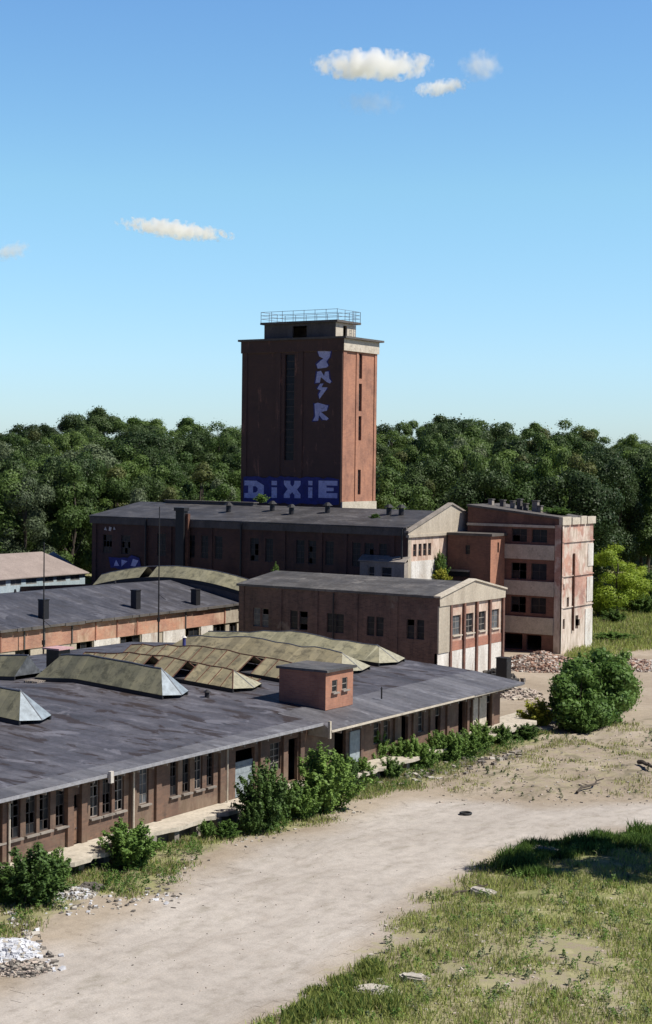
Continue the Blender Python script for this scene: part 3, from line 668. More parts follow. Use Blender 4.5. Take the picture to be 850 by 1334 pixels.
mb.slab([(LX0 - .3, MY, RZ), (LX1 - .41, MY, RZ), (LX1 - .41, LY1 + .4, EZ + .2), (LX0 - .3, LY1 + .4, EZ + .2)], 0.2, M['roof_hall'])
part('roof', mb, lb)
for k, h in enumerate(holes[:12]): add_window(lb, 'x', LY0, h, 2, 4, 'frame_d', 'glass', broken=(k % 3 == 1))
for h in holes[12:]: add_window(lb, 'x', LY0, h, 3, 3, 'frame_d', 'glass', broken=True)
for h in pw: add_window(lb, 'y', LX1, h, 1, 2, 'frame_b', 'glass')
# dark steel stack with brackets on the facade (left third), thin downpipes
mb = MB(); x = atY(238, 700, LY0 - .6).x
mb.box(x - .75, x + .75, LY0 - 1.3, LY0 - .37, 0, 18.4, M['metal_black']); mb.box(x - .95, x + .95, LY0 - 1.5, LY0 - .3, 18.4, 18.9, M['metal_dark'])
part('extract_shaft', mb, lb)
mb = MB(); x = atY(244.5, 700, LY0 - .6).x; mb.box(x - .3, x + .3, LY0 - .9, LY0 - .37, 0, 18.0, M['rust']); part('rusty_duct', mb, lb)
for l in (190, 314, 524): 
    mb = MB(); x = atY(l, 700, LY0 - .5).x; mb.tube((x, LY0 - .5, 0), (x, LY0 - .5, 17.0), .14, M['metal_black'], 8); part('downpipe', mb, lb)
# roof vents (dark stubs) and their caps
for px, py in ((298, 664), (355, 662), (380, 668), (427, 661), (507, 664), (523, 672)):
    p = atY(px, py, MY - 4.0 if px % 2 else MY - 6.0); zb = EZ + .36 + (p.y - LY0) * (RZ - EZ - .36) / (MY - LY0)
    mb = MB(); mb.tube((p.x, p.y, zb - .3), (p.x, p.y, zb + 1.0), .38, M['metal_dark'], 10); vt = part('roof_vent', mb, lb)
    mb = MB(); mb.tube((p.x, p.y, zb + 1.05), (p.x, p.y, zb + 1.5), .75, M['metal_black'], 10, .25); sub('vent_cap', mb, lb, vt)
# ridge parapet left
mb = MB(); mb.box(-158.5, -141.5, MY - .5, MY + .5, RZ - .1, RZ + .3, M['conc_dark']); mb.box(-158.7, -141.3, MY - .7, MY + .7, RZ + .3, RZ + .42, M['conc_dark']); part('ridge_lantern', mb, lb)
# pale bay low on the facade
mb = MB(); x0, x1 = atY(469, 740, LY0 - 1).x, atY(527, 740, LY0 - 1).x
hb = [(x0 + 1.4, x0 + 2.3, 9.0, 11.8), (x0 + 3.4, x0 + 5.0, 9.0, 11.8)]
wall(mb, 'x', LY0 - 1.0, x0, x1, 0, 12.4, hb, M['conc'], 0.3, top=[(x1, 12.4), ((x0 + x1) / 2, 12.9), (x0 + 1, 12.4)])
mb.poly([(x1, LY0 - 1, 0), (x1, LY0 - .01, 0), (x1, LY0 - .01, 12.6), (x1, LY0 - 1, 12.4)], M['conc']); mb.poly([(x0, LY0 - .01, 0), (x0, LY0 - 1, 0), (x0, LY0 - 1, 12.4), (x0, LY0 - .01, 12.6)], M['conc'])
mb.slab([(x0 - .2, LY0 - 1.2, 12.6), (x1 + .2, LY0 - 1.2, 12.6), (x1 + .2, LY0 - .01, 13.3), (x0 - .2, LY0 - .01, 13.3)], .15, M['conc'])
part('lean_to_bay', mb, lb)
for h in hb: add_window(lb, 'x', LY0 - 1, h, 1, 3, 'frame_w', 'glass')
# blue graffiti smear and white marks on the left end wall
mb = MB(); rr = random.Random(5)
P = [(x, 725 + rr.uniform(-2, 2)) for x in range(143, 187, 5)] + [(x, 741 + rr.uniform(-2, 2)) for x in range(186, 142, -5)]
glyph(mb, [[(atY(px, py, LY0).x, atY(px, py, LY0).z) for px, py in P]], 0, 0, 1, 1, LY0 - .24, .005, M['paint_blue']); 
ge = part('graffiti_patch', mb, lb)
mb = MB()
for P in ([(150, 737), (153, 729), (157, 737)], [(160, 738), (160, 729), (168, 731), (163, 735)], [(172, 737), (175, 728), (182, 730), (178, 738)]):
    glyph(mb, [[(atY(px, py, LY0).x, atY(px, py, LY0).z) for px, py in P]], 0, 0, 1, 1, LY0 - .26, .005, M['paint_lav'])
sub('graffiti_scrawl', mb, lb, ge)
mb = MB()
for P in ([(137, 690), (139, 686), (141, 691)], [(143, 691), (144, 686), (147, 687), (146, 692)], [(149, 690), (150, 686), (152, 690)]):
    glyph(mb, [[(atY(px, py, LY0).x, atY(px, py, LY0).z) for px, py in P]], 0, 0, 1, 1, LY0 - .22, .005, M['white_wash'])
part('white_paint_marks', mb, lb)

# =================================================================== STAIR HOUSE
SX1, SY0, SY1 = -101.0, 197.0, 201.3
st = thing('brick_stair_house', 'small flat-topped red brick stair house wedged between cream pediment and tall block', 'building', (SX1, SY0, 0))
mb = MB(); sh = [(-104.9, -104.2, 13.3, 14.6)]
wall(mb, 'x', SY0, LX1 + .31, SX1, 0, 15.9, sh, M['brick_block_dark'], .3)  # darker copy of the brick carries this side's shade in its colour
s2h = [(199.0, 199.5, 13.6, 15.0)]
wall(mb, 'y', SX1, SY0, SY1, 0, 15.9, s2h, M['brick_tower'], .3)
part('wall', mb, st)
add_window(st, 'x', SY0, sh[0], 1, 2); add_window(st, 'y', SX1, s2h[0], 1, 1)
mb = MB(); mb.box(LX1 + .32, SX1 + .35, SY0 - .35, SY1, 15.9, 16.25, M['conc_dark']); part('roof', mb, st)
mb = MB(); mb.box(LX1 + .6, SX1 - 3.2, SY0 - .5, SY0 - .004, 10.9, 11.15, M['conc']); mb.box(LX1 + .6, SX1 - 3.2, SY0 - .25, SY0 - .004, 10.2, 10.9, M['near_black']); part('canopy_ledge', mb, st)  # near-black box fixed to the wall below the ledge

# =================================================================== FOUR STOREY BLOCK
BX0, BX1, BY0, BY1 = -107.0, -92.5, 201.5, 212.0
bl = thing('four_storey_block', 'derelict four storey block with banded shaded side and flaking plaster end wall', 'building', (BX0, BY0, 0))
mb = MB(); bh = []
for zb, zt in ((15.1, 16.9), (9.95, 12.2), (5.3, 7.5)):
    for l, r_ in ((-100.1, -97.75), (-97.05, -94.7)): bh.append((l, r_, zb, zt))
low = [(-101.0, -98.2, 0.2, 2.3), (-97.6, -95.3, 0.2, 2.3)]
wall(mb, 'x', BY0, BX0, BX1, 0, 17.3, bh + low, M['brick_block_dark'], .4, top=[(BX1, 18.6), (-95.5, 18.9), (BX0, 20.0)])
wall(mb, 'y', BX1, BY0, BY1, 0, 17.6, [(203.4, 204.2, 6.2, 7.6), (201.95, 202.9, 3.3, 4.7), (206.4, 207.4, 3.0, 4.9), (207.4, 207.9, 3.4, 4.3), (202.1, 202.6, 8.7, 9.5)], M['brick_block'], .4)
mb.poly([(BX0, BY1, 0), (BX0, BY0, 0), (BX0, BY0, 20), (BX0, BY1, 20)], M['brick_block_dark']); mb.poly([(BX1, BY1, 0), (BX0, BY1, 0), (BX0, BY1, 20), (BX1, BY1, 17.6)], M['brick_block_dark'])
for z in (4.0, 9.0, 13.9): mb.poly([(BX0, BY0 + .4, z), (BX1 - .3, BY0 + .4, z), (BX1 - .3, BY1, z), (BX0, BY1, z)], M['conc_dark'])
mb.box(BX1 - .95, BX1 + .12, BY0 - .15, BY0 - .002, 0, 17.6, M['brick_block'])
mb.box(BX1 + .003, BX1 + .12, BY0 - .15, BY0 + .5, 0, 17.6, M['brick_block'])
part('wall', mb, bl)
for zb, zt in ((12.75, 14.75), (7.75, 9.75), (2.5, 4.8), (17.15, 17.5)):
    mb = MB(); mb.box(BX0, BX1 - 1.0, BY0 - .28, BY0 - .003, zb, zt, M['conc_light']); part('spandrel_band', mb, bl)
for k, h in enumerate(bh): add_window(bl, 'x', BY0, h, 2, 2, 'frame_d', 'glass', broken=(k % 2 == 0), rec=.35)
for a, b, z in ((201.2, 204.0, 18.7), (204.4, 207.0, 18.55), (207.3, 209.2, 18.7), (209.5, 212.3, 18.6)): mb = MB(); mb.box(BX1 - .3, BX1 + .25, a, b, 17.6, z, M['conc_light']); part('parapet', mb, bl)
mb = MB(); mb.slab([(BX0, BY0 - .4, 20.1), (BX0, BY1, 20.1), (BX1 - .31, BY1, 18.4), (BX1 - .31, BY0 - .4, 18.7)], .3, M['conc_dark']); part('roof', mb, bl)
mb = MB(); mb.tube((BX1 + .18, 205.3, 2.9), (BX1 + .18, 205.3, 13.6), .16, M['rust'], 8); part('downpipe', mb, bl)
mb = MB(); mb.box(BX1 + .003, BX1 + .09, 210.2, 212.0, 11.6, 14.8, M['white_wash']); mb.box(BX1 + .003, BX1 + .09, 210.0, 212.0, 6.6, 10.1, M['white_wash']); mb.box(BX1 + .003, BX1 + .1, 209.6, 212.02, 0, 5.6, M['white_wash'])
for z in (6.2, 10.5, 15.2): mb.box(BX1 + .12, BX1 + .2, 201.6, 212, z, z + .12, M['brick_block'])
part('plaster_remains', mb, bl)
for (px, hh, ww) in ((655, .7, .3), (668, .8, .25), (677, 1.2, .3), (685, .7, .25), (698, 1.3, .4), (704, .7, .25), (640, .6, .3)):
    p = atY(px, 660, 206.5); zb = 18.6 + (BX1 - p.x) * .11 - .6
    mb = MB(); mb.box(p.x - ww, p.x + ww, 206.2, 206.9, zb, zb + .6 + hh, M['conc_dark'] if px % 2 else M['conc']); ch = part('chimney', mb, bl)
    mb = MB(); mb.box(p.x - ww - .1, p.x + ww + .1, 206.1, 207.0, zb + .61 + hh, zb + .75 + hh, M['conc_dark']); sub('cap', mb, bl, ch)

# =================================================================== ANNEX
AX0, AX1, AY0, AY1 = -118.7, -90.3, 163.0, 179.7
an = thing('two_storey_annex', 'two storey brick annex with low roof and pale gabled end of four bays', 'building', (AX0, AY0, 0))
am = (AY0 + AY1) / 2
mb = MB(); ah = []
for l, r_ in ((330, 339), (341, 350), (378, 388), (390, 401), (426, 448), (478, 488), (490, 500), (530, 540), (543, 553)):
    x0, x1 = atY(l, 810, AY0).x, atY(r_, 810, AY0).x; ah.append((x0, x1, 5.3, 7.6))
wall(mb, 'x', AY0, AX0, AX1, 0, 10.2, ah, M['brick_annex'], .35)
for px in (316, 365, 412, 464, 516): x = atY(px, 800, AY0).x; mb.box(x - .3, x + .3, AY0 - .14, AY0 - .002, 0, 10.2, M['brick_annex'])
ag = []
for l, r_ in ((589.5, 600.5), (607, 617), (624, 633), (640.5, 650)):
    ag.append((atX(l, 815, AX1).y, atX(r_, 815, AX1).y, 5.6, 7.95))
wall(mb, 'y', AX1, AY0, AY1, 3.8, 9.3, ag, M['brick_gable'], .35)
mb.poly([(AX0, AY1, 0), (AX0, AY0, 0), (AX0, AY0, 10.2), (AX0, am, 11.4), (AX0, AY1, 10.2)], M['brick_annex']); mb.poly([(AX1, AY1, 0), (AX0, AY1, 0), (AX0, AY1, 10.2), (AX1, AY1, 10.2)], M['brick_annex'])
part('wall', mb, an)
mb = MB(); mb.box(AX1 - .35, AX1 + .08, AY0, AY1, 0, 3.8, M['white_wash']); part('whitewashed_plinth', mb, an)
for l in (586, 603.5, 620, 637, 654):
    mb = MB(); y = atX(l, 815, AX1).y; mb.box(AX1 + .082, AX1 + .3, y - .2, y + .2, 0, 9.3, M['brick_block_dark']); part('pilaster', mb, an)
mb = MB(); mb.box(AX1 + .003, AX1 + .2, AY0, AY0 + 2.6, 3.82, 9.3, M['cream'])
part('plaster_strip', mb, an)
mb = MB(); mb.box(AX1 + .003, AX1 + .075, AY0 + 2.61, AY1, 3.82, 4.9, M['brick_red']); part('brick_course', mb, an)
mb = MB()
P = [(AY0, 9.3), (AY1, 9.3), (AY1 + .1, 10.4), (am, 11.9), (AY0 - .1, 10.4)]
mb.poly([(AX1 + .32, y, z) for y, z in P], M['cream']); mb.poly([(AX1 - .3, y, z) for y, z in P][::-1], M['cream'])
mb.poly([(AX1 - .3, AY0, 9.3), (AX1 + .32, AY0, 9.3), (AX1 + .32, AY0 - .1, 10.4), (AX1 - .3, AY0 - .1, 10.4)], M['brick_annex'])
mb.poly([(AX1 - .3, AY0, 9.3), (AX1 - .3, AY1, 9.3), (AX1 + .32, AY1, 9.3), (AX1 + .32, AY0, 9.3)], M['cream'])
gg = part('gable', mb, an)
mb = MB()
mb.slab([(AX1 - .4, AY0 - .25, 10.5), (AX1 + .5, AY0 - .25, 10.5), (AX1 + .5, am, 12.1), (AX1 - .4, am, 12.1)], .2, M['conc_light'])
mb.slab([(AX1 - .4, am, 12.1), (AX1 + .5, am, 12.1), (AX1 + .5, AY1 + .2, 10.5), (AX1 - .4, AY1 + .2, 10.5)], .2, M['conc_light'])
sub('coping', mb, an, gg)
mb = MB()
mb.slab([(AX0 - .2, AY0 - .3, 10.5), (AX1 - .41, AY0 - .3, 10.5), (AX1 - .41, am, 11.7), (AX0 - .2, am, 11.7)], .28, M['roof_grey'])
mb.slab([(AX0 - .2, am, 11.7), (AX1 - .41, am, 11.7), (AX1 - .41, AY1 + .2, 10.5), (AX0 - .2, AY1 + .2, 10.5)], .28, M['roof_grey'])
part('roof', mb, an)
for k, h in enumerate(ah): add_window(an, 'x', AY0, h, 1 if k != 4 else 2, 3, 'frame_w' if k in (0, 1) else 'frame_d', 'glass_grey' if k < 2 else 'glass', broken=(k % 2 == 1), sill=None, rec=.22)
for k, h in enumerate(ag): add_window(an, 'y', AX1, h, 2, 3, 'frame_w', 'glass_grey' if k in (0, 3) else 'glass', broken=(k in (1, 2)), sill='conc_light', rec=.22)
mb = MB(); mb.tube((-104.5, AY0 - .22, 0), (-104.5, AY0 - .22, 10.1), .1, M['metal_dark'], 8); part('downpipe', mb, an)

# =================================================================== LEFT WAREHOUSE
WX1, WX0, WY0, WY1 = -130.0, -185.0, 110.0, 184.0
lw = thing('rear_warehouse', 'low rear warehouse with dark felt roof and sunlit pink brick wall above white panels', 'building', (WX0, WY0, 0))
def lroof(x):
    pts = [(-185, 4.9), (-168, 5.2), (-152, 7.9), (-142, 8.9), (-130, 6.35)]
    for (a, za), (b, zb) in zip(pts, pts[1:]):
        if a <= x <= b: return za + (zb - za) * (x - a) / (b - a)
    return 6.35
mb = MB(); lh = []
for l, r_, y in ((100, 121, 840), (157, 183, 836), (242, 260, 828), (278, 294, 824), (299, 309, 822), (20, 40, 850)):
    lh.append((atX(l, y, WX1).y, atX(r_, y, WX1).y, 1.7, 3.75))
wall(mb, 'y', WX1, WY0, WY1, 0, 3.8, lh, M['cream'], .3)
mb.poly([(WX0, WY0, 0), (WX1, WY0, 0), (WX1, WY0, 6.1), (-142, WY0, 8.6), (WX0, WY0, 5.1)], M['brick_dark']); mb.poly([(WX1, WY1, 0), (WX0, WY1, 0), (WX0, WY1, 5.1), (-142, WY1, 8.6), (WX1, WY1, 6.1)], M['brick_dark']); mb.poly([(WX0, WY1, 0), (WX0, WY0, 0), (WX0, WY0, 6), (WX0, WY1, 6)], M['brick_dark'])
part('wall', mb, lw)
mb = MB(); mb.box(WX1 - .3, WX1 + .1, WY0, WY1, 3.8, 6.0, M['brick_band'])
for l in (0, 31, 57, 93, 124, 152, 178, 206, 241, 292): 
    y = atX(l, 815, WX1).y; mb.box(WX1 + .102, WX1 + .22, y - .09, y + .09, 3.8, 6.0, M['conc_dark'] if l % 2 else M['brick_red'])
y = atX(293, 800, WX1).y; mb.box(WX1 + .102, WX1 + .18, y, WY1, 3.8, 6.0, M['cream'])
part('brick_band', mb, lw)
for (l, r_) in ((122, 155), (184, 206), (212, 240), (261, 276)):
    y0, y1 = atX(l, 835, WX1).y, atX(r_, 835, WX1).y
    mb = MB(); mb.box(WX1 + .003, WX1 + .14, y0, y1, .6, 3.78, M['white_wash']); part('white_panel', mb, lw)
for h in lh: add_window(lw, 'y', WX1, h, 3, 1, 'frame_d', 'glass', broken=True, rec=.25)
mb = MB()
for a, b in ((-185, -168), (-168, -152), (-152, -142), (-142, -130)):
    a2 = a - .3 if a == -185 else a; b2 = b + .45 if b == -130 else b
    mb.slab([(a2, WY0 - .3, lroof(a)), (b2, WY0 - .3, lroof(b)), (b2, WY1 + .3, lroof(b)), (a2, WY1 + .3, lroof(a))], .22, M['roof_back'])
part('roof', mb, lw)
mb = MB(); rr = random.Random(8); y = WY0
while y < WY1:
    L = rr.uniform(2, 6); mb.box(WX1 + .45, WX1 + .62, y, min(WY1, y + L - .1), 6.1 + rr.uniform(-.1, .02), 6.38, M['conc_dark']); y += L
part('eaves_board', mb, lw)
for px, py, hh in ((57, 805, 2.2), (177, 792, 2.3), (255, 785, 2.0)):
    p = atZ(px, py, 6.9); zb = lroof(p.x)
    mb = MB(); mb.box(p.x - .45, p.x + .45, p.y - .45, p.y + .45, zb - .4, zb + hh, M['metal_black']); c = part('chimney', mb, lw)
    mb = MB(); mb.box(p.x - .5, p.x + .5, p.y - .5, p.y + .5, zb + hh, zb + hh + .15, M['metal_dark']); sub('cap', mb, lw, c)
for px, py in ((20, 789), (150, 775), (95, 765), (212, 772), (288, 770)):
    p = atZ(px, py, 6.6); zb = lroof(p.x); mb = MB(); mb.tube((p.x, p.y, zb - .2), (p.x, p.y, zb + .45), .22, M['metal_dark'], 8, .12); part('roof_vent', mb, lw)

# ---- skylights that run across a roof and follow its low gable
def skylight(root, rooff, y0, y1, x0, x1, H, mat, hipR=True, hipL=True, hipmat='hip', nseg=12, gaps=(), frame=None, name='skylight', ribs=False):
    """tent of glass from x0 (west) to x1 (east), base width y0..y1, height H above the roof"""
    ym = (y0 + y1) / 2; inset = 1.5
    mb = MB(); X = [x0 + (x1 - x0) * k / nseg for k in range(nseg + 1)]
    zr = lambda x: rooff(x) + .35
    sj = random.Random(int(abs(y0) * 10)); sag = {}
    def jz_(x):
        k = round(x, 2)
        if k not in sag: sag[k] = sj.uniform(-.16, .1) if H < 1.5 else sj.uniform(-.05, .03)
        return sag[k]
    def topx(x): return max(x0 + (inset if hipL else 0), min(x1 - (inset if hipR else 0), x))
    for k in range(nseg):
        a, b = X[k], X[k + 1]
        if k in gaps: continue
        ta, tb = topx(a), topx(b)
        jz = 0.0
        mb.poly([(a, y0, zr(a)), (b, y0, zr(b)), (tb, ym, zr(tb) + H + jz_(tb)), (ta, ym, zr(ta) + H + jz_(ta))], mat)
        mb.poly([(b, y1, zr(b)), (a, y1, zr(a)), (ta, ym, zr(ta) + H + jz_(ta)), (tb, ym, zr(tb) + H + jz_(tb))], mat)
    sk = part(name, mb, root)
    if hipR:
        mb = MB(); t = (x1 - inset, ym, zr(x1 - inset) + H + jz_(x1 - inset))
        mb.poly([(x1 + .02, y0, zr(x1)), (x1 + .7, ym, zr(x1) - .1), t], M[hipmat]); mb.poly([(x1 + .7, ym, zr(x1) - .1), (x1 + .02, y1, zr(x1)), t], M[hipmat])
        mb.tube((x1 + .7, ym, zr(x1) - .1), t, .05, M['metal_grey'], 5)
        sub('hip_end', mb, root, sk)
    elif True:
        mb = MB(); t = (x1, ym, zr(x1) + H); mb.poly([(x1, y0, zr(x1)), (x1, y1, zr(x1)), t], M['glass_grey']); sub('end_panel', mb, root, sk)
    for yy_, s in ((y0, -1), (y1, 1)):
        mb = MB()
        for k in range(nseg):
            a, b = X[k], X[k + 1]; o = .12
            ya, yb = sorted((yy_ + s * .02, yy_ - s * .16))
            mb.slab([(a, ya, zr(a) - .03), (b, ya, zr(b) - .03), (b, yb, zr(b) - .03), (a, yb, zr(a) - .03)], .5, M['metal_black'])  # raised and blackened to paint the shadow gap under the glass
        sub('shadow_kerb', mb, root, sk)
    mb = MB()
    for k in range(nseg):
        a, b = topx(X[k]), topx(X[k + 1])
        if b - a > .05: mb.tube((a, ym, zr(a) + H + jz_(a)), (b, ym, zr(b) + H + jz_(b)), .07, M['rust'] if ribs else M['metal_grey'], 5)
    if ribs:
        for k in range(nseg + 1):
            a = X[k]; ta = topx(a)
            mb.tube((a, y0, zr(a)), (ta, ym, zr(ta) + H + jz_(ta) + .02), .05, M['rust'], 4); mb.tube((a, y1, zr(a)), (ta, ym, zr(ta) + H + jz_(ta) + .02), .05, M['rust'], 4)
    sub('ridge_bar', mb, root, sk)
    return sk
def backroof(x):
    return 8.9 - ((x + 142) / 13.0) ** 2 * 1.5
skylight(lw, backroof, 178.6, 182.6, -156.5, -128.5, 1.5, M['sky_pale'], hipR=False, hipL=False, nseg=16, gaps=(5,))
mb = MB()
for k in range(16):
    a = -156.5 + 28 * k / 16; b = a + 28 / 16; mb.slab([(a, 178.7, backroof(a) + .3), (b, 178.7, backroof(b) + .3), (b, 182.5, backroof(b) + .3), (a, 182.5, backroof(a) + .3)], 1.6, M['conc_dark'])
part('skylight_base', mb, lw)

# =================================================================== LIGHT SHED
sh_ = thing('pale_roofed_shed', 'pale roofed shed with blue grey wall beyond the rear warehouse roof', 'building', (-176, 150, 0))
QX, QY1 = -176.0, 199.0
mb = MB(); qh = []
for l, r_ in ((-38, -22), (-8, 8), (14, 28), (34, 48), (56, 70), (74, 86), (92, 104)):
    qh.append((atX(l, 760, QX).y, atX(r_, 760, QX).y, 6.1, 7.0))
wall(mb, 'y', QX, 150, QY1, 0, 7.3, qh, M['bluewall'], .2)
mb.poly([(-190, 150, 0), (QX, 150, 0), (QX, 150, 7.3), (-183, 150, 10.4), (-190, 150, 7.3)], M['bluewall']); mb.poly([(QX, QY1, 0), (-190, QY1, 0), (-190, QY1, 7.3), (-183, QY1, 10.4), (QX, QY1, 7.3)], M['bluewall']); mb.poly([(-190, QY1, 0), (-190, 150, 0), (-190, 150, 7.3), (-190, QY1, 7.3)], M['bluewall'])
part('wall', mb, sh_)
for k, h in enumerate(qh): add_window(sh_, 'y', QX, h, 2, 1, 'frame_w', 'glass_grey', rec=.08)
mb = MB(); mb.slab([(-183, 149.6, 10.5), (QX + .5, 149.6, 7.25), (QX + .5, QY1 + .5, 7.25), (-183, QY1 + .5 - 3.2, 10.5)], .14, M['roof_pink']); mb.slab([(-190.5, 149.6, 7.25), (-183, 149.6, 10.5), (-183, QY1 - 2.7, 10.5), (-190.5, QY1 + .5, 7.25)], .14, M['roof_pink']); part('roof', mb, sh_)

# =================================================================== FRONT WAREHOUSE
fw = thing('front_warehouse', 'long low front warehouse with wide dark felt roof, glass skylights and shaded dock wall', 'building', (-69.5, 45, 0))
FX, JY, FE = -69.5, 104.8, 138.0
RXm = -91.5
def froof(x):
    if x > RXm: return 5.6 + (-68.2 - x) * .06
    return 7.0 - (RXm - x) * .06
def fy(px, py=1010): return atX(px, py, FX).y
mb = MB(); fh = []; styles = []
grp = [((-30, -16), 1), ((-10, 4), 1), ((12, 27), 1), ((34, 48), 1), ((52, 66), 1), ((73, 86), 1), ((118, 130), 2), ((134, 146), 1), ((150, 162), 2), ((182, 194), 3), ((222, 232), 1), ((238, 248), 1), ((254, 264), 2), ((269.5, 278.5), 1)]
for (l, r_), s in grp: fh.append((fy(l, 1060 - .2 * l), fy(r_, 1060 - .2 * r_), 2.5, 5.2)); styles.append(s)
doors = [(fy(94, 1070), fy(104, 1070), 1.1, 4.3), (fy(307, 1000), fy(332, 1000), 1.1, 4.6)]
fh2 = []
for l, r_, zb in ((352, 366, 2.4), (376, 388, 1.2), (396, 408, 1.2)): fh2.append((fy(l, 985), fy(r_, 985), zb, 4.5))
holes_a = [h for h in fh + doors + fh2 if h[1] < JY]
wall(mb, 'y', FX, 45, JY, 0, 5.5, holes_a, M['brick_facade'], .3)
hb = []
for l, r_, zb in ((436, 451, 1.1), (487, 496, 2.3), (500, 508, 2.3), (523, 532, 1.1), (545, 552, 2.3), (567, 574, 1.1), (597, 606, 1.1), (611, 615, 1.1), (634, 640, 1.1)):
    hb.append((fy(l, 960), fy(r_, 950), zb, 4.2))
hb = [h for h in hb if h[0] > JY and h[1] < FE]
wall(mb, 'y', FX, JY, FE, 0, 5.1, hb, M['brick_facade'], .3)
for yy_ in (45, FE):
    P = [(-115, 0), (FX, 0), (FX, 5.1), (RXm, 6.8), (-115, 5.4)]; P = [(x, yy_, z) for x, z in P]
    mb.poly(P if yy_ == 45 else P[::-1], M['brick_annex'])
mb.poly([(-115, FE, 0), (-115, 45, 0), (-115, 45, 5.4), (-115, FE, 5.4)], M['brick_annex'])
part('wall', mb, fw)
mb = MB(); mb.poly([(-115, 45, 1.1), (FX, 45, 1.1), (FX, FE, 1.1), (-115, FE, 1.1)], M['conc_dark']); part('floor', mb, fw)
for h, s in zip(fh, styles):
    add_window(fw, 'y', FX, h, 2, 4, {1: 'frame_d', 2: 'frame_w', 3: 'frame_w'}[s], {1: 'glass', 2: 'glass', 3: 'glass_grey'}[s], broken=(s != 3), sill='conc', rec=.2)
for h in fh2[:1]: add_window(fw, 'y', FX, h, 2, 4, 'frame_w', 'glass', rec=.2)
for k, h in enumerate(hb): 
    if h[2] > 2: add_window(fw, 'y', FX, h, 1, 3, 'frame_w', 'glass', rec=.2, broken=True)
    elif k % 3 == 0: pass
    else: add_window(fw, 'y', FX, (h[0], h[1], 3.3, h[3]), 1, 1, 'frame_w', 'glass', rec=.2, name='fanlight')
def door(root, h, mat, rot=0.0, label=None):
    w = h[1] - h[0]; mb = MB(); mb.box(0, w - .06, 0, .07, 0, h[3] - h[2] - .9, M[mat])
    for k in range(3): mb.box(.12, w - .18, -.02, -.002, .2 + k * .75, .75 + k * .75, M[mat])
    o = Vector(root.location); d = link('door', mb.mesh('door'), root, Vector((FX - .15, h[0] + .03, h[2])) - o, R(90) + rot)
    hm = MB(); hm.tube((w - .25, -.08, 1.0), (w - .25, 0, 1.0), .04, M['metal_grey'], 6); link('handle', hm.mesh('handle'), d)
    if label: d['label'] = label
door(fw, doors[0], 'frame_b', 0.0, 'dark red boarded door'); door(fw, doors[1], 'door_grey', 0.0, 'wide blue grey loading door')
mb = MB(); mb.box(FX + .01, FX + .1, fy(455, 965), fy(472, 960), 1.1, 3.9, M['door_grey']); pl = part('sliding_door', mb, fw)
for l, r_ in ((616, 622), (624, 633)): mb = MB(); mb.box(FX + .01, FX + .08, fy(l, 930), min(FE, fy(r_, 930)), 1.1, 4.2, M['conc_light']); part('pale_board_panel', mb, fw)
for l in (5, 90, 108, 172, 205, 288, 340, 370, 392): mb = MB(); y = fy(l, 1050 - .2 * l); mb.box(FX + .004, FX + .2, y - .28, y + .28, 0, 5.4, M['brick_facade']); part('pilaster', mb, fw)
for l in (470, 514, 538, 560, 582, 608, 640): mb = MB(); y = fy(l, 945); mb.box(FX + .004, FX + .2, y - .2, y + .2, 0, 4.95, M['brick_facade']); part('pilaster', mb, fw)
def drain(px, z1, mat='conc_light'):
    y = fy(px, 1010); mb = MB(); mb.tube((FX + .32, y, 1.1), (FX + .32, y, z1), .07, M[mat], 6); part('downpipe', mb, fw)
for px in (8, 170, 292): drain(px, 5.35)
# eave soffit beams under the overhang
mb = MB(); yv = 47
while yv < FE - .5:
    zt = 5.3 if yv < JY else 4.75; xe = -68.5 if yv < JY else -67.8
    mb = MB(); mb.box(FX + .21, xe, yv - .06, yv + .06, zt - .25, zt, M['wood']); yv += 1.5; part('rafter_end', mb, fw)
# roof: main slope, lighter strip along the eaves, part B set lower and further out
mb = MB()
mb.slab([(RXm, 44.6, 7.0), (-69.9, 44.6, froof(-69.9)), (-69.9, JY, froof(-69.9)), (RXm, JY, 7.0)], .2, M['roof_front'])
mb.slab([(RXm, JY, 7.0), (-72.6, JY, froof(-72.6)), (-72.6, FE + .3, froof(-72.6)), (RXm, FE + .3, 7.0)], .2, M['roof_front'])
mb.slab([(-115.5, 44.6, froof(-115.5)), (RXm, 44.6, 7.0), (RXm, FE + .3, 7.0), (-115.5, FE + .3, froof(-115.5))], .2, M['roof_front'])
rf_ = part('roof', mb, fw)
mb = MB(); mb.slab([(-69.9, 44.6, froof(-69.9) + .01), (-68.2, 44.6, 5.6), (-68.2, JY, 5.6), (-69.9, JY, froof(-69.9) + .01)], .16, M['roof_strip'])
mb.slab([(-72.6, JY + .2, froof(-72.6) + .01), (-67.5, JY + .2, 5.08), (-67.3, FE + .8, 5.08), (-72.6, FE + .3, froof(-72.6) + .01)], .16, M['roof_strip'])
sub('eaves_strip', mb, fw, rf_)
mb = MB(); mb.box(-68.2, -68.05, 44.6, JY, 5.36, 5.56, M['gutter']); sub('gutter', mb, fw, rf_)
mb = MB(); mb.box(-67.46, -67.36, JY + .2, FE + .6, 4.86, 5.02, M['conc_light']); sub('fascia', mb, fw, rf_)
mb = MB(); mb.poly([(-70.4, JY + .05, 4.5), (-67.6, JY + .05, 4.45), (-67.55, JY + .05, 5.15), (-68.2, JY + .05, 5.55), (-70.4, JY + .05, 5.55)], M['cream']); mb.box(-67.62, -67.42, JY - .02, JY + .19, 4.4, 5.75, M['conc_light'])
part('canopy_end_board', mb, fw)
mb = MB(); y = fy(160, 1000); mb.box(-68.04, -67.8, 79.3, 79.6, 5.0, 5.75, M['white_wash']); part('gutter_outlet', mb, fw)
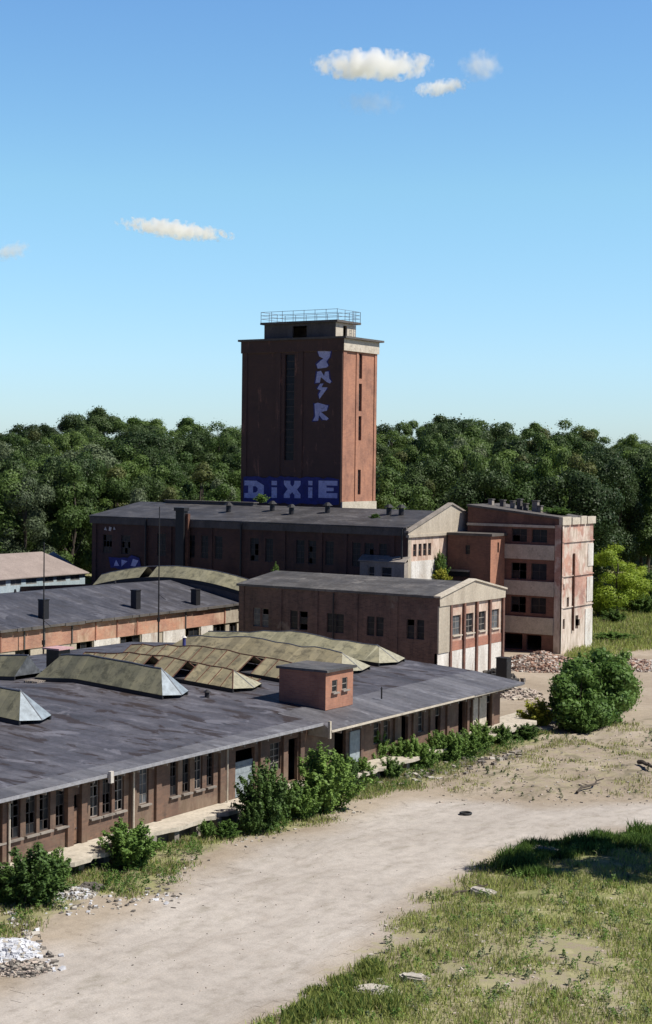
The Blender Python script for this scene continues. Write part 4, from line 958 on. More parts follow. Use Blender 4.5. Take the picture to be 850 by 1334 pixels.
# skylights in rows
skylight(fw, froof, 85.9, 89.3, -101.5, -82.2, 1.8, M['sky_green'])
skylight(fw, froof, 102.2, 105.6, -96.0, -82.0, 1.85, M['sky_green'])
skylight(fw, froof, 102.2, 105.6, -113.0, -98.4, 1.7, M['sky_green'], hipL=False, hipR=False)
skylight(fw, froof, 109.4, 113.6, -98.5, -80.2, 1.25, M['sky_tan'], hipR=True, hipmat='sky_tan_sheet', hipL=False, gaps=(6, 9), ribs=True, nseg=14)
skylight(fw, froof, 116.9, 121.6, -99.5, -79.4, 1.25, M['sky_tan'], hipR=True, hipmat='sky_tan_sheet', hipL=False, ribs=True, nseg=14, gaps=(10,))
skylight(fw, froof, 124.8, 130.0, -100.5, -79.2, 1.35, M['sky_tan'], hipmat='sky_tan_sheet', nseg=14)
skylight(fw, froof, 132.2, 137.2, -103.5, -79.6, 1.3, M['sky_pale'], hipmat='sky_tan_sheet', gaps=(), nseg=14)
# loose glazing panel lying on the roof
def loose(px, py, L, w, rz, mat, label, tiltx=.12):
    p = atZ(px, py, 6.45); z = froof(p.x)
    t = thing('glazing_panel', label, 'panel', (p.x, p.y, z + .02)); t.rotation_euler = (tiltx, -math.atan(.06) * -1, rz)
    mb = MB(); mb.box(-L / 2, L / 2, -w / 2, w / 2, .03, .09, M[mat]); link('glass_sheet', mb.mesh('glass_sheet'), t)
    mb = MB()
    for a in (-L / 2, -L / 6, L / 6, L / 2): mb.box(a - .04, a + .04, -w / 2 - .04, w / 2 + .04, 0, .12, M['rust'])
    link('frame', mb.mesh('frame'), t)
loose(314, 888, 3.0, 1.9, R(-8), 'sky_tan', 'tan glazing panel fallen on the felt roof before the broken skylight', .25)
loose(258, 884, 1.6, 1.2, R(20), 'sky_green', 'small greenish glazing panel lying flat beside the fallen tan one', .1)
# roof furniture on front roof
def stub(name, px, py, z, h, r, mat, label, cat, capmat=None, sq=False):
    p = atZ(px, py, z); zb = froof(p.x); t = thing(name, label, cat, (p.x, p.y, zb))
    mb = MB()
    if sq: mb.box(-r, r, -r, r, -.05, h, M[mat])
    else: mb.tube((0, 0, -.05), (0, 0, h), r, M[mat], 10)
    link('body', mb.mesh('body'), t)
    mb = MB()
    if sq: mb.box(-r * 1.35, r * 1.35, -r * 1.35, r * 1.35, h, h + .14, M[capmat or mat])
    else: mb.tube((0, 0, h), (0, 0, h + .2), r * 1.7, M[capmat or mat], 10, r * .4)
    link('cap', mb.mesh('cap'), t); return t
stub('roof_vent', 270, 909, 6.3, .45, .2, 'metal_dark', 'tiny dark cowl vent standing alone on the front roof right of the white hip end', 'vent')
stub('roof_duct', 76, 868, 7.0, 2.1, .75, 'metal_dark', 'square dark duct with faded pink cap between two green skylights', 'duct', 'pinkcap', True)
stub('vent_pipe', 240, 860, 6.7, 2.1, .16, 'paint_blue', 'thin blue vent pipe among the broken tan skylights', 'vent', 'white_wash')
stub('vent_pipe', 369, 906, 6.1, .8, .07, 'metal_dark', 'short thin pipe on grey roof strip right of the brick roof cabin', 'vent').location = (-70.6, 117.8, froof(-70.6))
p = atZ(45, 887, 6.9); t = thing('wooden_pallet', 'small pale pallet lying on the roof below the left green skylight', 'pallet', (p.x, p.y, froof(p.x)))
mb = MB()
for k in range(5): mb.box(-.8, .8, -.5 + k * .22, -.36 + k * .22, .14, .18, M['wood'])
link('deck', mb.mesh('deck'), t); mb = MB()
for x in (-.75, 0, .65): mb.box(x, x + .1, -.5, .52, 0, .14, M['wood'])
link('bearers', mb.mesh('bearers'), t)

# brick cabin on the roof
cb = thing('roof_cabin', 'small flat-roofed brick cabin with two windows standing on the front warehouse roof', 'cabin', (-75.6, 109.6, froof(-71)))
cx0, cx1, cy0, cy1 = -75.6, -71.0, 109.6, 113.8; cz = froof(-71)
mb = MB(); ch_ = [(110.55, 111.35, cz + 1.25, cz + 2.25), (112.1, 112.9, cz + 1.3, cz + 2.3)]
wall(mb, 'x', cy0, cx0, cx1, cz - .3, cz + 3.0, [], M['brick_tower'])
wall(mb, 'y', cx1, cy0, cy1, cz - .1, cz + 3.0, ch_, M['brick_tower'], .2)
mb.poly([(cx0, cy1, cz), (cx0, cy0, cz), (cx0, cy0, cz + 3), (cx0, cy1, cz + 3)], M['brick_red']); mb.poly([(cx1, cy1, cz), (cx0, cy1, cz), (cx0, cy1, cz + 3), (cx1, cy1, cz + 3)], M['brick_red'])
part('wall', mb, cb)
mb = MB(); mb.box(cx0 - .2, cx1 + .25, cy0 - .2, cy1 + .2, cz + 3.0, cz + 3.2, M['roof_grey']); part('roof', mb, cb)
for h in ch_: add_window(cb, 'y', cx1, h, 1, 2, 'frame_w', 'glass', sill='frame_w', rec=.1)

# =================================================================== LOADING PLATFORM
lp = thing('loading_platform', 'pale concrete loading platform with crumbling edge along the front warehouse', 'platform', (FX, 60, 0))
def plat(y0, y1, xe, seed, name='deck'):
    rr = random.Random(seed); n = max(4, int((y1 - y0) / .7)); P = [(FX + .02, y1, 1.1), (FX + .02, y0, 1.1)]
    for k in range(n + 1): P.append((xe + rr.uniform(-.22, .1) - (.35 if rr.random() < .12 else 0), y0 + (y1 - y0) * k / n, 1.1))
    mb = MB(); mb.slab(P, .28, M['conc_light']); part(name, mb, lp)
plat(46, 66, -66.2, 1); plat(66.4, 81.5, -66.3, 2); plat(82.0, 96.2, -67.2, 3); plat(96.6, 109.0, -67.0, 4); plat(109.4, 124, -66.9, 5); plat(124.3, 141.5, -66.9, 6)
mb = MB(); mb.box(FX + .02, -67.9, 46, 141.2, -.1, .818, M['conc_dark']); 
rr = random.Random(4); y = 47
while y < 141: mb.box(-67.9, -67.35, y, y + .5, -.1, .816, M['conc']); y += 2.4
part('plinth', mb, lp)
mb = MB(); mb.box(-69.3, -66.7, 141.6, 149, -.1, .35, M['conc_light']); mb.box(-73.5, -69.4, 138.9, 150, -.1, .3, M['conc_light']); part('ramp_slab', mb, lp)

# =================================================================== MASTS, DUCT, HEAP
for px, yb, top, lab in ((57, 136.6, 16.3, 'thin dark mast rising in front of the rear warehouse near the left edge'), (207, 157.4, 20.0, 'taller thin dark mast rising from the yard between the two warehouses')):
    t = thing('lightning_mast', lab, 'mast', (-127, yb, 0), 'thin masts between the warehouses')
    mb = MB(); mb.tube((0, 0, 0), (0, 0, top), .11, M['metal_dark'], 8, .06); link('pole', mb.mesh('pole'), t)
    mb = MB(); mb.box(-.35, .35, -.35, .35, 0, .4, M['conc']); link('footing', mb.mesh('footing'), t)
    mb = MB(); mb.tube((0, 0, top * .45), (1.1, 0, top * .45 - .6), .035, M['metal_dark'], 5); mb.tube((0, 0, top * .28), (0, .0, top * .28 + .5), .2, M['metal_dark'], 8); link('bracket', mb.mesh('bracket'), t)
t = thing('black_steel_cabinet', 'tall narrow black steel cabinet standing by the right end of the front warehouse roof', 'cabinet', (-81.2, 162, 0))
mb = MB(); mb.box(-.65, .65, -.6, .6, .15, 4.1, M['metal_black']); mb.box(-.72, .72, -.67, .67, 4.1, 4.2, M['metal_dark']); link('body', mb.mesh('body'), t)
mb = MB(); mb.box(.652, .68, -.5, .5, .4, 3.8, M['metal_dark']); link('door', mb.mesh('door'), t)
mb = MB(); mb.box(-.8, .8, -.75, .75, 0, .148, M['conc']); link('base', mb.mesh('base'), t)

# =================================================================== FOLIAGE
def quad_cloud(name, C, Nrm, size, mats, midx, trunk=None):
    n = len(C); U = np.cross(Nrm, rng.normal(size=(n, 3))); U /= np.linalg.norm(U, axis=1)[:, None] + 1e-9
    V = np.cross(Nrm, U); s = size[:, None]; el = rng.uniform(.55, .95, n)[:, None]
    P = np.stack([C - U * s, C + V * s * el * .8 + U * s * .1, C + U * s, C - V * s * el], 1).reshape(-1, 3)
    me = bpy.data.meshes.new(name); me.vertices.add(4 * n); me.vertices.foreach_set('co', P.ravel())
    me.loops.add(4 * n); me.loops.foreach_set('vertex_index', np.arange(4 * n, dtype=np.int32))
    me.polygons.add(n); me.polygons.foreach_set('loop_start', np.arange(0, 4 * n, 4, dtype=np.int32)); me.polygons.foreach_set('loop_total', np.full(n, 4, dtype=np.int32))
    for mt in mats: me.materials.append(mt)
    me.polygons.foreach_set('material_index', midx.astype(np.int32)); me.update(calc_edges=True)
    return me
def crown_mesh(name, h, r, n, leaf, mat, zlo=.25, lobes=26, flat=1.0, airy=0.0):
    # lobes spread through an irregular crown, leaves on and just inside each lobe
    C, Nn = [], []
    L = []
    for k in range(lobes):
        t = rng.uniform(0, 1); z = h * (zlo + (1 - zlo) * (t ** .8) * .88)
        tt = (z / h - zlo) / (1 - zlo); prof = math.sin(math.pi * min(1, max(0.06, .16 + .84 * (1 - tt) * 1.0 if tt > .45 else .3 + tt * 1.4))) if False else (1 - max(0, (tt - .35) / .75) ** 2) ** .5 * (.55 + .45 * min(1, tt / .3))
        a = rng.uniform(0, 2 * math.pi); rad = r * prof * (rng.uniform(.3, 1) ** .6) * .74
        L.append((rad * math.cos(a), rad * math.sin(a), z, r * rng.uniform(.2, .52) * (1 - .25 * tt)))
    L.append((rng.normal() * r * .12, rng.normal() * r * .12, h * .93, r * .26))
    w = np.array([l[3] ** 2 for l in L]); w /= w.sum(); pick = rng.choice(len(L), n, p=w)
    LA = np.array(L)[pick]
    d = rng.normal(size=(n, 3)); d[:, 2] = d[:, 2] * .9 + .25; d /= np.linalg.norm(d, axis=1)[:, None]
    rr_ = LA[:, 3] * (1 - np.abs(rng.normal(0, .16 + airy, n)))
    # break the lobes into clumps
    P = LA[:, :3] + d * rr_[:, None] * np.array([1, 1, .8 * flat])
    P += rng.normal(0, leaf * .8, (n, 3))
    out = rng.random(n) < .05; P[out] += d[out] * (r * .14)
    nr = d + rng.normal(0, .3, (n, 3)); nr /= np.linalg.norm(nr, axis=1)[:, None]
    sz = leaf * rng.uniform(.55, 1.25, n)
    return quad_cloud(name, P, nr, sz, [mat], np.zeros(n)), L
def trunk_mesh(h, r, L, mat, base_r):
    mb = MB(); z = 0; p = Vector((0, 0, -.4)); segs = 5
    for k in range(segs):
        q = Vector((rng.normal() * .15, rng.normal() * .15, h * .85 * (k + 1) / segs)); mb.tube(p, q, base_r * (1 - k / segs * .75), mat, 7, base_r * (1 - (k + 1) / segs * .75)); p = q
    for l in L[::3]:
        zb = l[2] * .6; mb.tube((0, 0, zb), (l[0] * .9, l[1] * .9, l[2]), base_r * .35, mat, 5, base_r * .1)
    return mb.mesh('trunk')
PROTO = {}
for kind, mat, cnt in (('dark', 'leaf_dark', 3), ('mid', 'leaf_mid', 4), ('pale', 'leaf_pale', 2), ('light', 'leaf_light', 2), ('olive', 'leaf_olive', 2)):
    for k in range(cnt):
        h = 18.0; r_ = (5.2, 4.6, 5.8, 5.0)[k]
        cm, L = crown_mesh('crown', h, r_, 21000, .17, M[mat], zlo=.16, lobes=(22, 15, 30, 19)[k])
        PROTO.setdefault(kind, []).append((cm, trunk_mesh(h, r_, L, M['bark'], .32)))
def plant_tree(kind, k, x, y, z, s, sz, name, label, group, rz):
    cm, tm = PROTO[kind][k % len(PROTO[kind])]
    t = bpy.data.objects.new(name, None); COL.objects.link(t); t.location = (x, y, z); t.rotation_euler = (0, 0, rz); t.scale = (s, s, sz); t.empty_display_size = .5
    tag(t, label, 'tree', group)
    for nm, me_ in (('crown', cm), ('trunk', tm)):
        o = bpy.data.objects.new(nm, me_); COL.objects.link(o); o.parent = t
    return t
SKY = [(-60, 553), (0, 552), (60, 549), (90, 542), (130, 531), (160, 545), (190, 536), (225, 544), (260, 542), (315, 545), (440, 550), (500, 549), (540, 545), (560, 538), (600, 535), (640, 543), (670, 547), (700, 545), (740, 543), (765, 553), (800, 565), (830, 566), (900, 572)]
def skyl(px):
    for (a, ya), (b, yb) in zip(SKY, SKY[1:]):
        if a <= px <= b: return ya + (yb - ya) * (px - a) / (b - a)
    return 555
rt = random.Random(11); tree_n = 0
NM = {'light': 'light_green_tree', 'olive': 'olive_green_tree', 'dark': 'dark_green_tree', 'mid': 'broadleaf_tree', 'pale': 'grey_green_tree'}
def zone(px):
    for lim, nm in ((40, 'at the left edge of the view'), (110, 'beyond the pale shed'), (180, 'beyond the left end of the long hall'), (250, 'above the left part of the long hall'), (380, 'close against the left side of the tower'), (520, 'close against the right side of the tower'), (580, 'above the right part of the long hall'), (640, 'above the cream pediment'), (700, 'above the four storey block roof'), (770, 'right behind the block end wall'), (815, 'above the lime green trees')):
        if px < lim: return nm
    return 'at the right edge of the view'
rows = 11
for ri in range(rows):
    f = ri / (rows - 1); D = 284 + 128 * f ** 1.05
    spacing = 8.6 * FPX / D * (1.0 if ri < rows - 1 else .85)
    px = -45 + rt.uniform(0, spacing)
    while px < 900:
        Dj = D + rt.uniform(-5, 5)
        xj = px + rt.uniform(-.25, .25) * spacing
        p = atD(xj, Dj, 0)
        # keep the meadow on the right open, and behind tower keep hidden ones few
        inmeadow = xj > 772 and Dj < 296
        hidden = 325 < xj < 480 and ri < rows - 4
        if not (inmeadow or hidden) and not (p.y < 216 and p.x > -166):
            front = 625 if xj < 320 else 628
            if xj < 130: front = 606
            if xj > 560: front = 600
            yt = front + (skyl(xj) - front) * f ** .75 + (rt.uniform(-6, 16) if ri < rows - 1 else rt.uniform(-1.5, 6))
            ztop = CH + (600 + (xj - 425) * .0122 - yt) / FPX * Dj
            zg = gh(p.x, p.y); hh = ztop - zg
            hh = max(11, min(27, hh)); base = ztop - hh if hh >= 27 else zg
            base = min(base, zg)
            base = zg; 
            sz = (ztop - zg) / 18.0 if 9 < ztop - zg < 30 else 1.0
            s = max(.75, min(1.25, sz)) * (rt.choice([rt.uniform(.78, .9), rt.uniform(.9, 1.1), rt.uniform(1.1, 1.4)]) if ri < rows - 2 else rt.uniform(1.0, 1.3))
            kind = rt.choices(['dark', 'mid', 'pale', 'light', 'olive'], [.38, .38, .06, .08, .1] if f > .6 else [.22, .4, .1, .18, .1])[0]
            if 20 < xj < 130 and .5 < f < .9 and rt.random() < .5: kind = 'pale'
            row = 'front' if f < .25 else ('middle' if f < .8 else 'skyline')
            lab = {'light': 'light green leafy tree', 'olive': 'olive green tree', 'dark': 'dark green tree', 'mid': 'mid green leafy tree', 'pale': 'greyish green tree'}[kind] + {'front': ' low in the wood ', 'middle': ' midway up the wood ', 'skyline': ' on the skyline '}[row] + zone(xj)
            plant_tree(kind, rt.randrange(9), p.x, p.y, zg - .2, s, sz, NM[kind], lab, lab.replace('tree', 'trees'), rt.uniform(0, 6.28)); tree_n += 1
        px += spacing
# proud crown that stands out on the left skyline
p = atD(132, 405, 0); zg = gh(p.x, p.y); zt = CH + (600 - 3.5 - 528) / FPX * 405
plant_tree('dark', 1, p.x, p.y, zg - .2, 1.35, (zt - zg) / 18, 'dark_green_tree', 'broad dark crown standing highest on the left skyline', None, 1.0)
# the lime green trees right of the block
for k, (px, py, hh, s, lab) in enumerate(((803, 806, 12.6, .95, 'bright lime green tree right of the four storey block'), (822, 796, 8.6, .62, 'smaller lime green tree right of the taller lime one'), (779, 806, 6.4, .45, 'low lime green sapling against the block end wall'))):
    if k == 0: 
        cmL, LL = crown_mesh('crown', 18, 5.6, 15000, .21, M['leaf_lime'], zlo=.1, lobes=26); tmL = trunk_mesh(18, 5.6, LL, M['bark'], .3); PROTO['lime'] = [(cmL, tmL)]
    p = atZ(px, py, 0); plant_tree('lime', 0, p.x, p.y, 0, s, hh / 18, 'lime_green_tree', lab, None, 2.1 * k)
# trees just outside the right edge, casting the shade over the grass crest
for k, (x, y, h) in enumerate(((-32.3, 97.2, 20.5), (-33.4, 102.2, 18.5))):
    plant_tree('mid', k, x, y, gh(x, y) - .1, .68, h / 18, 'broadleaf_tree', 'leafy roadside tree %s' % ('nearest the shaded grass crest', 'farther along the dirt road', 'farthest along the dirt road')[k], None, k)

# ---- bushes
def bush_mesh(h, r, n, leaf, mat, lobes=16, zlo=.02):
    """a fan of curved shoots, each carrying leaves along its upper part"""
    ns = lobes * 3; mb = MB(); C = []; Nn = []
    per = n // ns
    for k in range(ns):
        a = rng.uniform(0, 2 * math.pi); spread = rng.uniform(0, 1) ** .6; base = Vector((rng.normal() * r * .16, rng.normal() * r * .16, -.1))
        L = h * (1 - .5 * spread ** 2) * rng.uniform(.62, 1.02); out = r * spread * rng.uniform(.7, 1.1)
        tip = base + Vector((math.cos(a) * out, math.sin(a) * out, L)); mid = base + Vector((math.cos(a) * out * .35, math.sin(a) * out * .35, L * .62))
        def P(t): return base * (1 - t) ** 2 + mid * 2 * t * (1 - t) + tip * t * t
        if k % 2 == 0:
            for q in range(3): mb.tube(P(q / 3), P((q + 1) / 3), .03 * (1 - q * .28), M['bark'], 5, .03 * (1 - (q + 1) * .28))
        t = rng.uniform(.08, 1, per) ** .8; wd = r * .24 * (1.15 - t * .7)
        pts = np.array([P(x) for x in t]); off = rng.normal(size=(per, 3)); off /= np.linalg.norm(off, axis=1)[:, None]
        # leaves gather into sprays along the shoot
        sp = np.sin(t * 22 + k) * .3 + .8
        pts = pts + off * (wd * sp * rng.uniform(.35, 1.1, per))[:, None]; pts[:, 2] = np.maximum(pts[:, 2], .02)
        nr = off * .7 + np.array([0, 0, .7]) + rng.normal(0, .35, (per, 3)); nr /= np.linalg.norm(nr, axis=1)[:, None]
        C.append(pts); Nn.append(nr)
    C = np.concatenate(C); Nn = np.concatenate(Nn); sz = leaf * rng.uniform(.6, 1.25, len(C))
    return quad_cloud('foliage', C, Nn, sz, [mat], np.zeros(len(C))), mb.mesh('stems')
BP = {'c': [], 'a': [bush_mesh(3, 1.5, 17000, .075, M['leaf_bush'], 24) for _ in range(3)], 'd': [bush_mesh(3, 1.5, 18000, .075, M['leaf_bush_deep'], 26) for _ in range(2)], 'y': [bush_mesh(3, 1.5, 6000, .1, M['leaf_yellow'], 20)]}
for _ in range(2):
    cm, L = crown_mesh('foliage', 3, 1.5, 15000, .085, M['leaf_bush'], zlo=.02, lobes=26, airy=.5)
    mb = MB()
    for l in L[::2]: mb.tube((0, 0, -.15), (l[0] * .8, l[1] * .8, l[2]), .03, M['bark'], 5, .01)
    BP['c'].append((cm, mb.mesh('stems')))
def bush(kind, k, x, y, z, r, h, name, label, group=None, rz=0, cat='shrub'):
    cm, sm = BP[kind][k % len(BP[kind])]
    t = thing(name, label, cat, (x, y, z), group, rz); t.scale = (r / 1.5, r / 1.5, h / 3)
    o = bpy.data.objects.new('foliage', cm); COL.objects.link(o); o.parent = t
    o = bpy.data.objects.new('stems', sm); COL.objects.link(o); o.parent = t
def bush_px(kind, k, px, pyb, wpx, hpx, name, label, group=None, z=0.0):
    p = atZ(px, pyb, z); D = p.dot(_F) - CH * _F.z; D = (p - Vector((0, 0, CH))).dot(_F); s = D / FPX
    bush(kind, k, p.x, p.y, z if z else gh(p.x, p.y), wpx * s / 2, hpx * s * 1.0, name, label, group, px * .37)
BB = [('d', 0, 42, 1176, 104, 84, 'large dark shrub at the left edge beside the platform'),
      ('d', 1, 10, 1178, 50, 55, 'low dark shrub cut by the left edge of the yard'),
      ('a', 1, 168, 1130, 82, 72, 'round green shrub hiding the platform end near the bare slab'),
      ('a', 2, 158, 1100, 40, 40, 'light leafy sapling behind the round green shrub'),
      ('d', 0, 346, 1080, 78, 98, 'tall dense shrub before the blue grey loading door'),
      ('a', 0, 424, 1056, 96, 92, 'broad bright shrub below the canopy end board'),
      ('a', 1, 395, 1066, 64, 56, 'lower bright shrub between the tall dense one and the broad one'),
      ('d', 1, 372, 1064, 44, 42, 'small dark shrub tucked left of the broad bright one'),
      ('a', 2, 487, 1002, 46, 64, 'upright thin shrub in front of the pale sliding door'),
      ('a', 0, 520, 1000, 44, 40, 'low shrub right of the upright thin one'),
      ('a', 1, 466, 1020, 50, 40, 'spreading shrub at the platform edge below the upright one'),
      ('d', 0, 510, 1014, 42, 30, 'squat dark shrub among stones under the platform edge'),
      ('a', 2, 556, 1000, 40, 36, 'rounded shrub in mid platform verge'),
      ('a', 0, 590, 990, 48, 40, 'wide low shrub beside the dark stones'),
      ('a', 1, 625, 978, 40, 46, 'leafy shrub overhanging the far platform edge'),
      ('d', 1, 652, 970, 36, 30, 'small dark shrub at the far end of the platform'),
      ('c', 1, 778, 944, 112, 94, 'very large dark green bush by the bend of the track'),
      ('c', 0, 752, 950, 92, 76, 'left lower shoulder bush of the large dark clump'),
      ('c', 0, 806, 925, 66, 76, 'right side bush of the large dark clump'),
      ('a', 2, 760, 955, 46, 36, 'small bright bush at the foot of the large dark clump'),
      ('a', 1, 765, 930, 80, 92, 'tall ragged shoots rising through the middle of the large dark clump'),
      ('a', 2, 735, 940, 50, 72, 'ragged shoots on the left flank of the large dark clump'),
      ('y', 0, 702, 948, 66, 42, 'yellow green bush beside the platform end'),
      ('d', 1, 684, 962, 40, 22, 'dark low shrub in front of the yellow green bush'),
      ('a', 1, 270, 1092, 26, 28, 'small weed shrub on the verge left of the tall dense one'),
      ('a', 0, 296, 1092, 36, 26, 'low weed shrub touching the tall dense one'),
      ('a', 1, 640, 850 + 20, 40, 22, 'low shrub at the foot of the annex far corner'),
      ('a', 2, 780, 862, 34, 22, 'low bush at the meadow edge beside the rubble'),
      ('d', 1, 835, 800, 50, 30, 'dark bush on the meadow beneath the lime trees'),
      ('a', 0, 538, 1000, 46, 44, 'leafy shrub midway along the far platform verge'),
      ('a', 2, 572, 990, 44, 44, 'tall leafy shrub left of the wide low one'),
      ('a', 1, 608, 985, 44, 40, 'dense shrub right of the wide low one'),
      ('d', 1, 448, 1030, 46, 50, 'dark shrub right of the broad bright one'),
      ('d', 0, 330, 1086, 40, 44, 'dark low shrub left of the tall dense one'),
      ('a', 2, 70, 1160, 50, 62, 'upright green shrub right of the large dark one'),
      ('d', 1, 845, 795, 60, 60, 'dark shrubby thicket at the meadow far edge by the right border'),
      ('d', 0, 815, 793, 50, 40, 'dark thicket under the smaller lime green tree'),
      ('a', 1, 800, 835, 60, 14, 'flat shrub patch in the meadow'),
      ('d', 0, 800, 812, 36, 20, 'low dark bush in the meadow near the block'),
      ]
for kd, k, px, pyb, w_, h_, lab in BB: bush_px(kd, k, px, pyb, w_, h_, 'shrub', lab)
# self-sown plants on roofs
for kd, k, x, y, z, r_, h_, lab in (
    ('a', 0, atY(360, 740, 183).x, 183, 8.8, .75, 3.2, 'slim self-sown sapling behind the annex roof left end'),
    ('a', 1, atY(391, 748, 183).x, 183, 8.8, .8, 2.0, 'small sapling behind the annex roof beside the slim one'),
    ('a', 2, atY(426, 748, 183).x, 183, 8.8, .8, 2.0, 'small sapling behind the middle of the annex roof'),
    ('a', 0, -107.2, 194.2, 9.5, 1.1, 4.6, 'ivy-like sapling against the cream pediment wall'),
    ('y', 0, -105.0, 190.5, 9.4, 1.5, 2.6, 'yellowish shrub between annex roof and pediment wall'),
    ('a', 1, -96.0, 207.5, 18.7, 2.2, 1.4, 'green shrub growing on the tall block roof behind the parapet'),
    ('a', 2, -99.5, 208.5, 19.0, 1.6, 1.1, 'low shrub growing on the tall block roof among chimneys'),
    ('a', 2, -141.6, 200.0, 19.5, 1.2, 1.5, 'shrub growing on the long hall roof at the tower foot'),
    ('a', 0, -116.5, 192.0, 17.9, .8, .9, 'weed tuft on the long hall roof near the pediment'),
    ):
    bush(kd, k, x, y, z, r_, h_, 'roof_sapling', lab, None, x)
# a flat deck behind the annex on which those saplings stand
lk = thing('link_building', 'low flat link building squeezed between annex and long hall', 'building', (-118, 180, 0))
mb = MB(); mb.box(-122, -101.5, 179.95, 185.4, 0, 8.6, M['brick_annex']); part('wall', mb, lk)
mb = MB(); mb.box(-122.2, -101.3, 179.9, 185.45, 8.6, 8.85, M['roof_grey']); part('roof', mb, lk)
lk2 = thing('low_lean_to', 'low lean-to in the corner of pediment wall and stair house', 'building', (-107, 188, 0))
mb = MB(); mb.box(-107.6, -103.0, 187, 196.4, 0, 9.2, M['brick_annex']); part('wall', mb, lk2)
mb = MB(); mb.box(-107.6, -102.8, 186.8, 196.6, 9.2, 9.45, M['roof_grey']); part('roof', mb, lk2)

# =================================================================== GRASS (stuff)
def blades(name, pts, hs, ws, mat_names, weights, kind_label):
    n = len(pts); a = rng.uniform(0, 2 * math.pi, n); lean = rng.uniform(.1, .55, n); b = rng.uniform(0, 2 * math.pi, n)
    P = np.array(pts, dtype=float); d = np.stack([np.cos(a), np.sin(a), np.zeros(n)], 1) * ws[:, None]
    tip = P + np.stack([np.cos(b) * lean * hs, np.sin(b) * lean * hs, hs], 1); mid = P + np.stack([np.cos(b) * lean * hs * .35, np.sin(b) * lean * hs * .35, hs * .6], 1)
    V = np.stack([P - d, P + d, mid + d * .8, tip, mid - d * .8], 1).reshape(-1, 3)
    me = bpy.data.meshes.new(name); me.vertices.add(5 * n); me.vertices.foreach_set('co', V.ravel()); me.loops.add(5 * n); me.loops.foreach_set('vertex_index', np.arange(5 * n, dtype=np.int32))
    me.polygons.add(n); me.polygons.foreach_set('loop_start', np.arange(0, 5 * n, 5, dtype=np.int32)); me.polygons.foreach_set('loop_total', np.full(n, 5, dtype=np.int32))
    for q in mat_names: me.materials.append(M[q])
    me.polygons.foreach_set('material_index', rng.choice(len(mat_names), n, p=weights).astype(np.int32)); me.update(calc_edges=True)
    o = link(name, me); tag(o, kind_label, 'grass', None, 'stuff'); return o
def scatter(poly, count, bbox, dens, seed, tuft=7, hr=(.18, .5), wr=.03, spread=.3):
    rr = random.Random(seed); pts = []; hs = []; tries = 0
    while len(pts) < count and tries < count * 12:
        tries += 1; x = rr.uniform(bbox[0], bbox[1]); y = rr.uniform(bbox[2], bbox[3])
        e = polydist(x, y, poly)
        nz = noise.noise(Vector((x * .28, y * .28, 4.4))) + .6 * noise.noise(Vector((x * .9, y * .9, 8.4)))
        if e + nz * 1.6 < 0.2: continue
        if nz < dens(x, y): continue
        for q in range(tuft):
            px_, py_ = x + rr.gauss(0, spread), y + rr.gauss(0, spread)
            pts.append((px_, py_, gh(px_, py_) - .02)); hs.append(rr.uniform(*hr) * (.7 + .9 * max(0, .4 + noise.noise(Vector((x * .55, y * .55, 33))))))
    hs = np.array(hs); return pts, hs, wr * rng.uniform(.6, 1.3, len(pts))
def dens_g(x, y):
    px, py = proj(x, y, 0)
    if px < 0: return -2
    # barer strip in the lower right, bare sandy fringe on the road side
    d = -.42
    if 560 < px < 830 and 1225 < py < 1330: d = -.12
    if px < 570 and py < 1240: d = .02
    return d
p_, h_, w_ = scatter(G_GRASS, 120000, (-56, -18, 50, 112), dens_g, 1, hr=(.1, .34), wr=.024)
blades('grass', p_, h_, w_, ['grass_m', 'grass_dry', 'leaf_bush'], [.68, .22, .1], 'rough green grass covering the slope at the lower right')
# taller weeds on the shaded crest and round the lower left corner of the slope
crest = gp([(655, 1128), (700, 1106), (770, 1094), (860, 1080), (860, 1128), (760, 1138), (690, 1150)])
p_, h_, w_ = scatter(crest, 13000, (-50, -36, 82, 112), lambda x, y: -.05, 5, tuft=10, hr=(.25, .75), wr=.03, spread=.22)
blades('tall_weeds', p_, h_, w_, ['leaf_bush_deep', 'leaf_bush'], [.5, .5], 'tall dark weeds along the shaded crest above the dirt road')
low = gp([(395, 1334), (430, 1290), (480, 1262), (520, 1290), (540, 1334)])
p_, h_, w_ = scatter(low, 5000, (-48, -34, 58, 74), lambda x, y: .0, 6, tuft=10, hr=(.25, .6), wr=.03, spread=.16)
blades('tall_weeds', p_, h_, w_, ['leaf_bush_deep', 'grass_m'], [.3, .7], 'tall green weeds round the pale stones at the road edge')
p_, h_, w_ = scatter(G_VERGE, 22000, (-67.6, -58, 60, 150), lambda x, y: .0, 7, tuft=5, hr=(.07, .34), wr=.03, spread=.4)
blades('grass', p_, h_, w_, ['grass_m', 'grass_dry', 'leaf_bush'], [.35, .45, .2], 'patchy weeds along the foot of the loading platform')
p_, h_, w_ = scatter(G_MEADOW, 50000, (-112, -60, 184, 290), lambda x, y: -.5, 8, tuft=10, hr=(.3, .8), wr=.07, spread=.6)
blades('meadow_grass', p_, h_, w_, ['grass_m', 'grass_dry'], [.8, .2], 'pale green meadow grass right of the four storey block')
p_, h_, w_ = scatter(G_ROUGH, 9000, (-66, -38, 104, 160), lambda x, y: .12, 9, tuft=8, hr=(.1, .35), wr=.03)
blades('grass', p_, h_, w_, ['grass_m', 'grass_dry'], [.5, .5], 'sparse weeds on the churned earth inside the bend of the road')

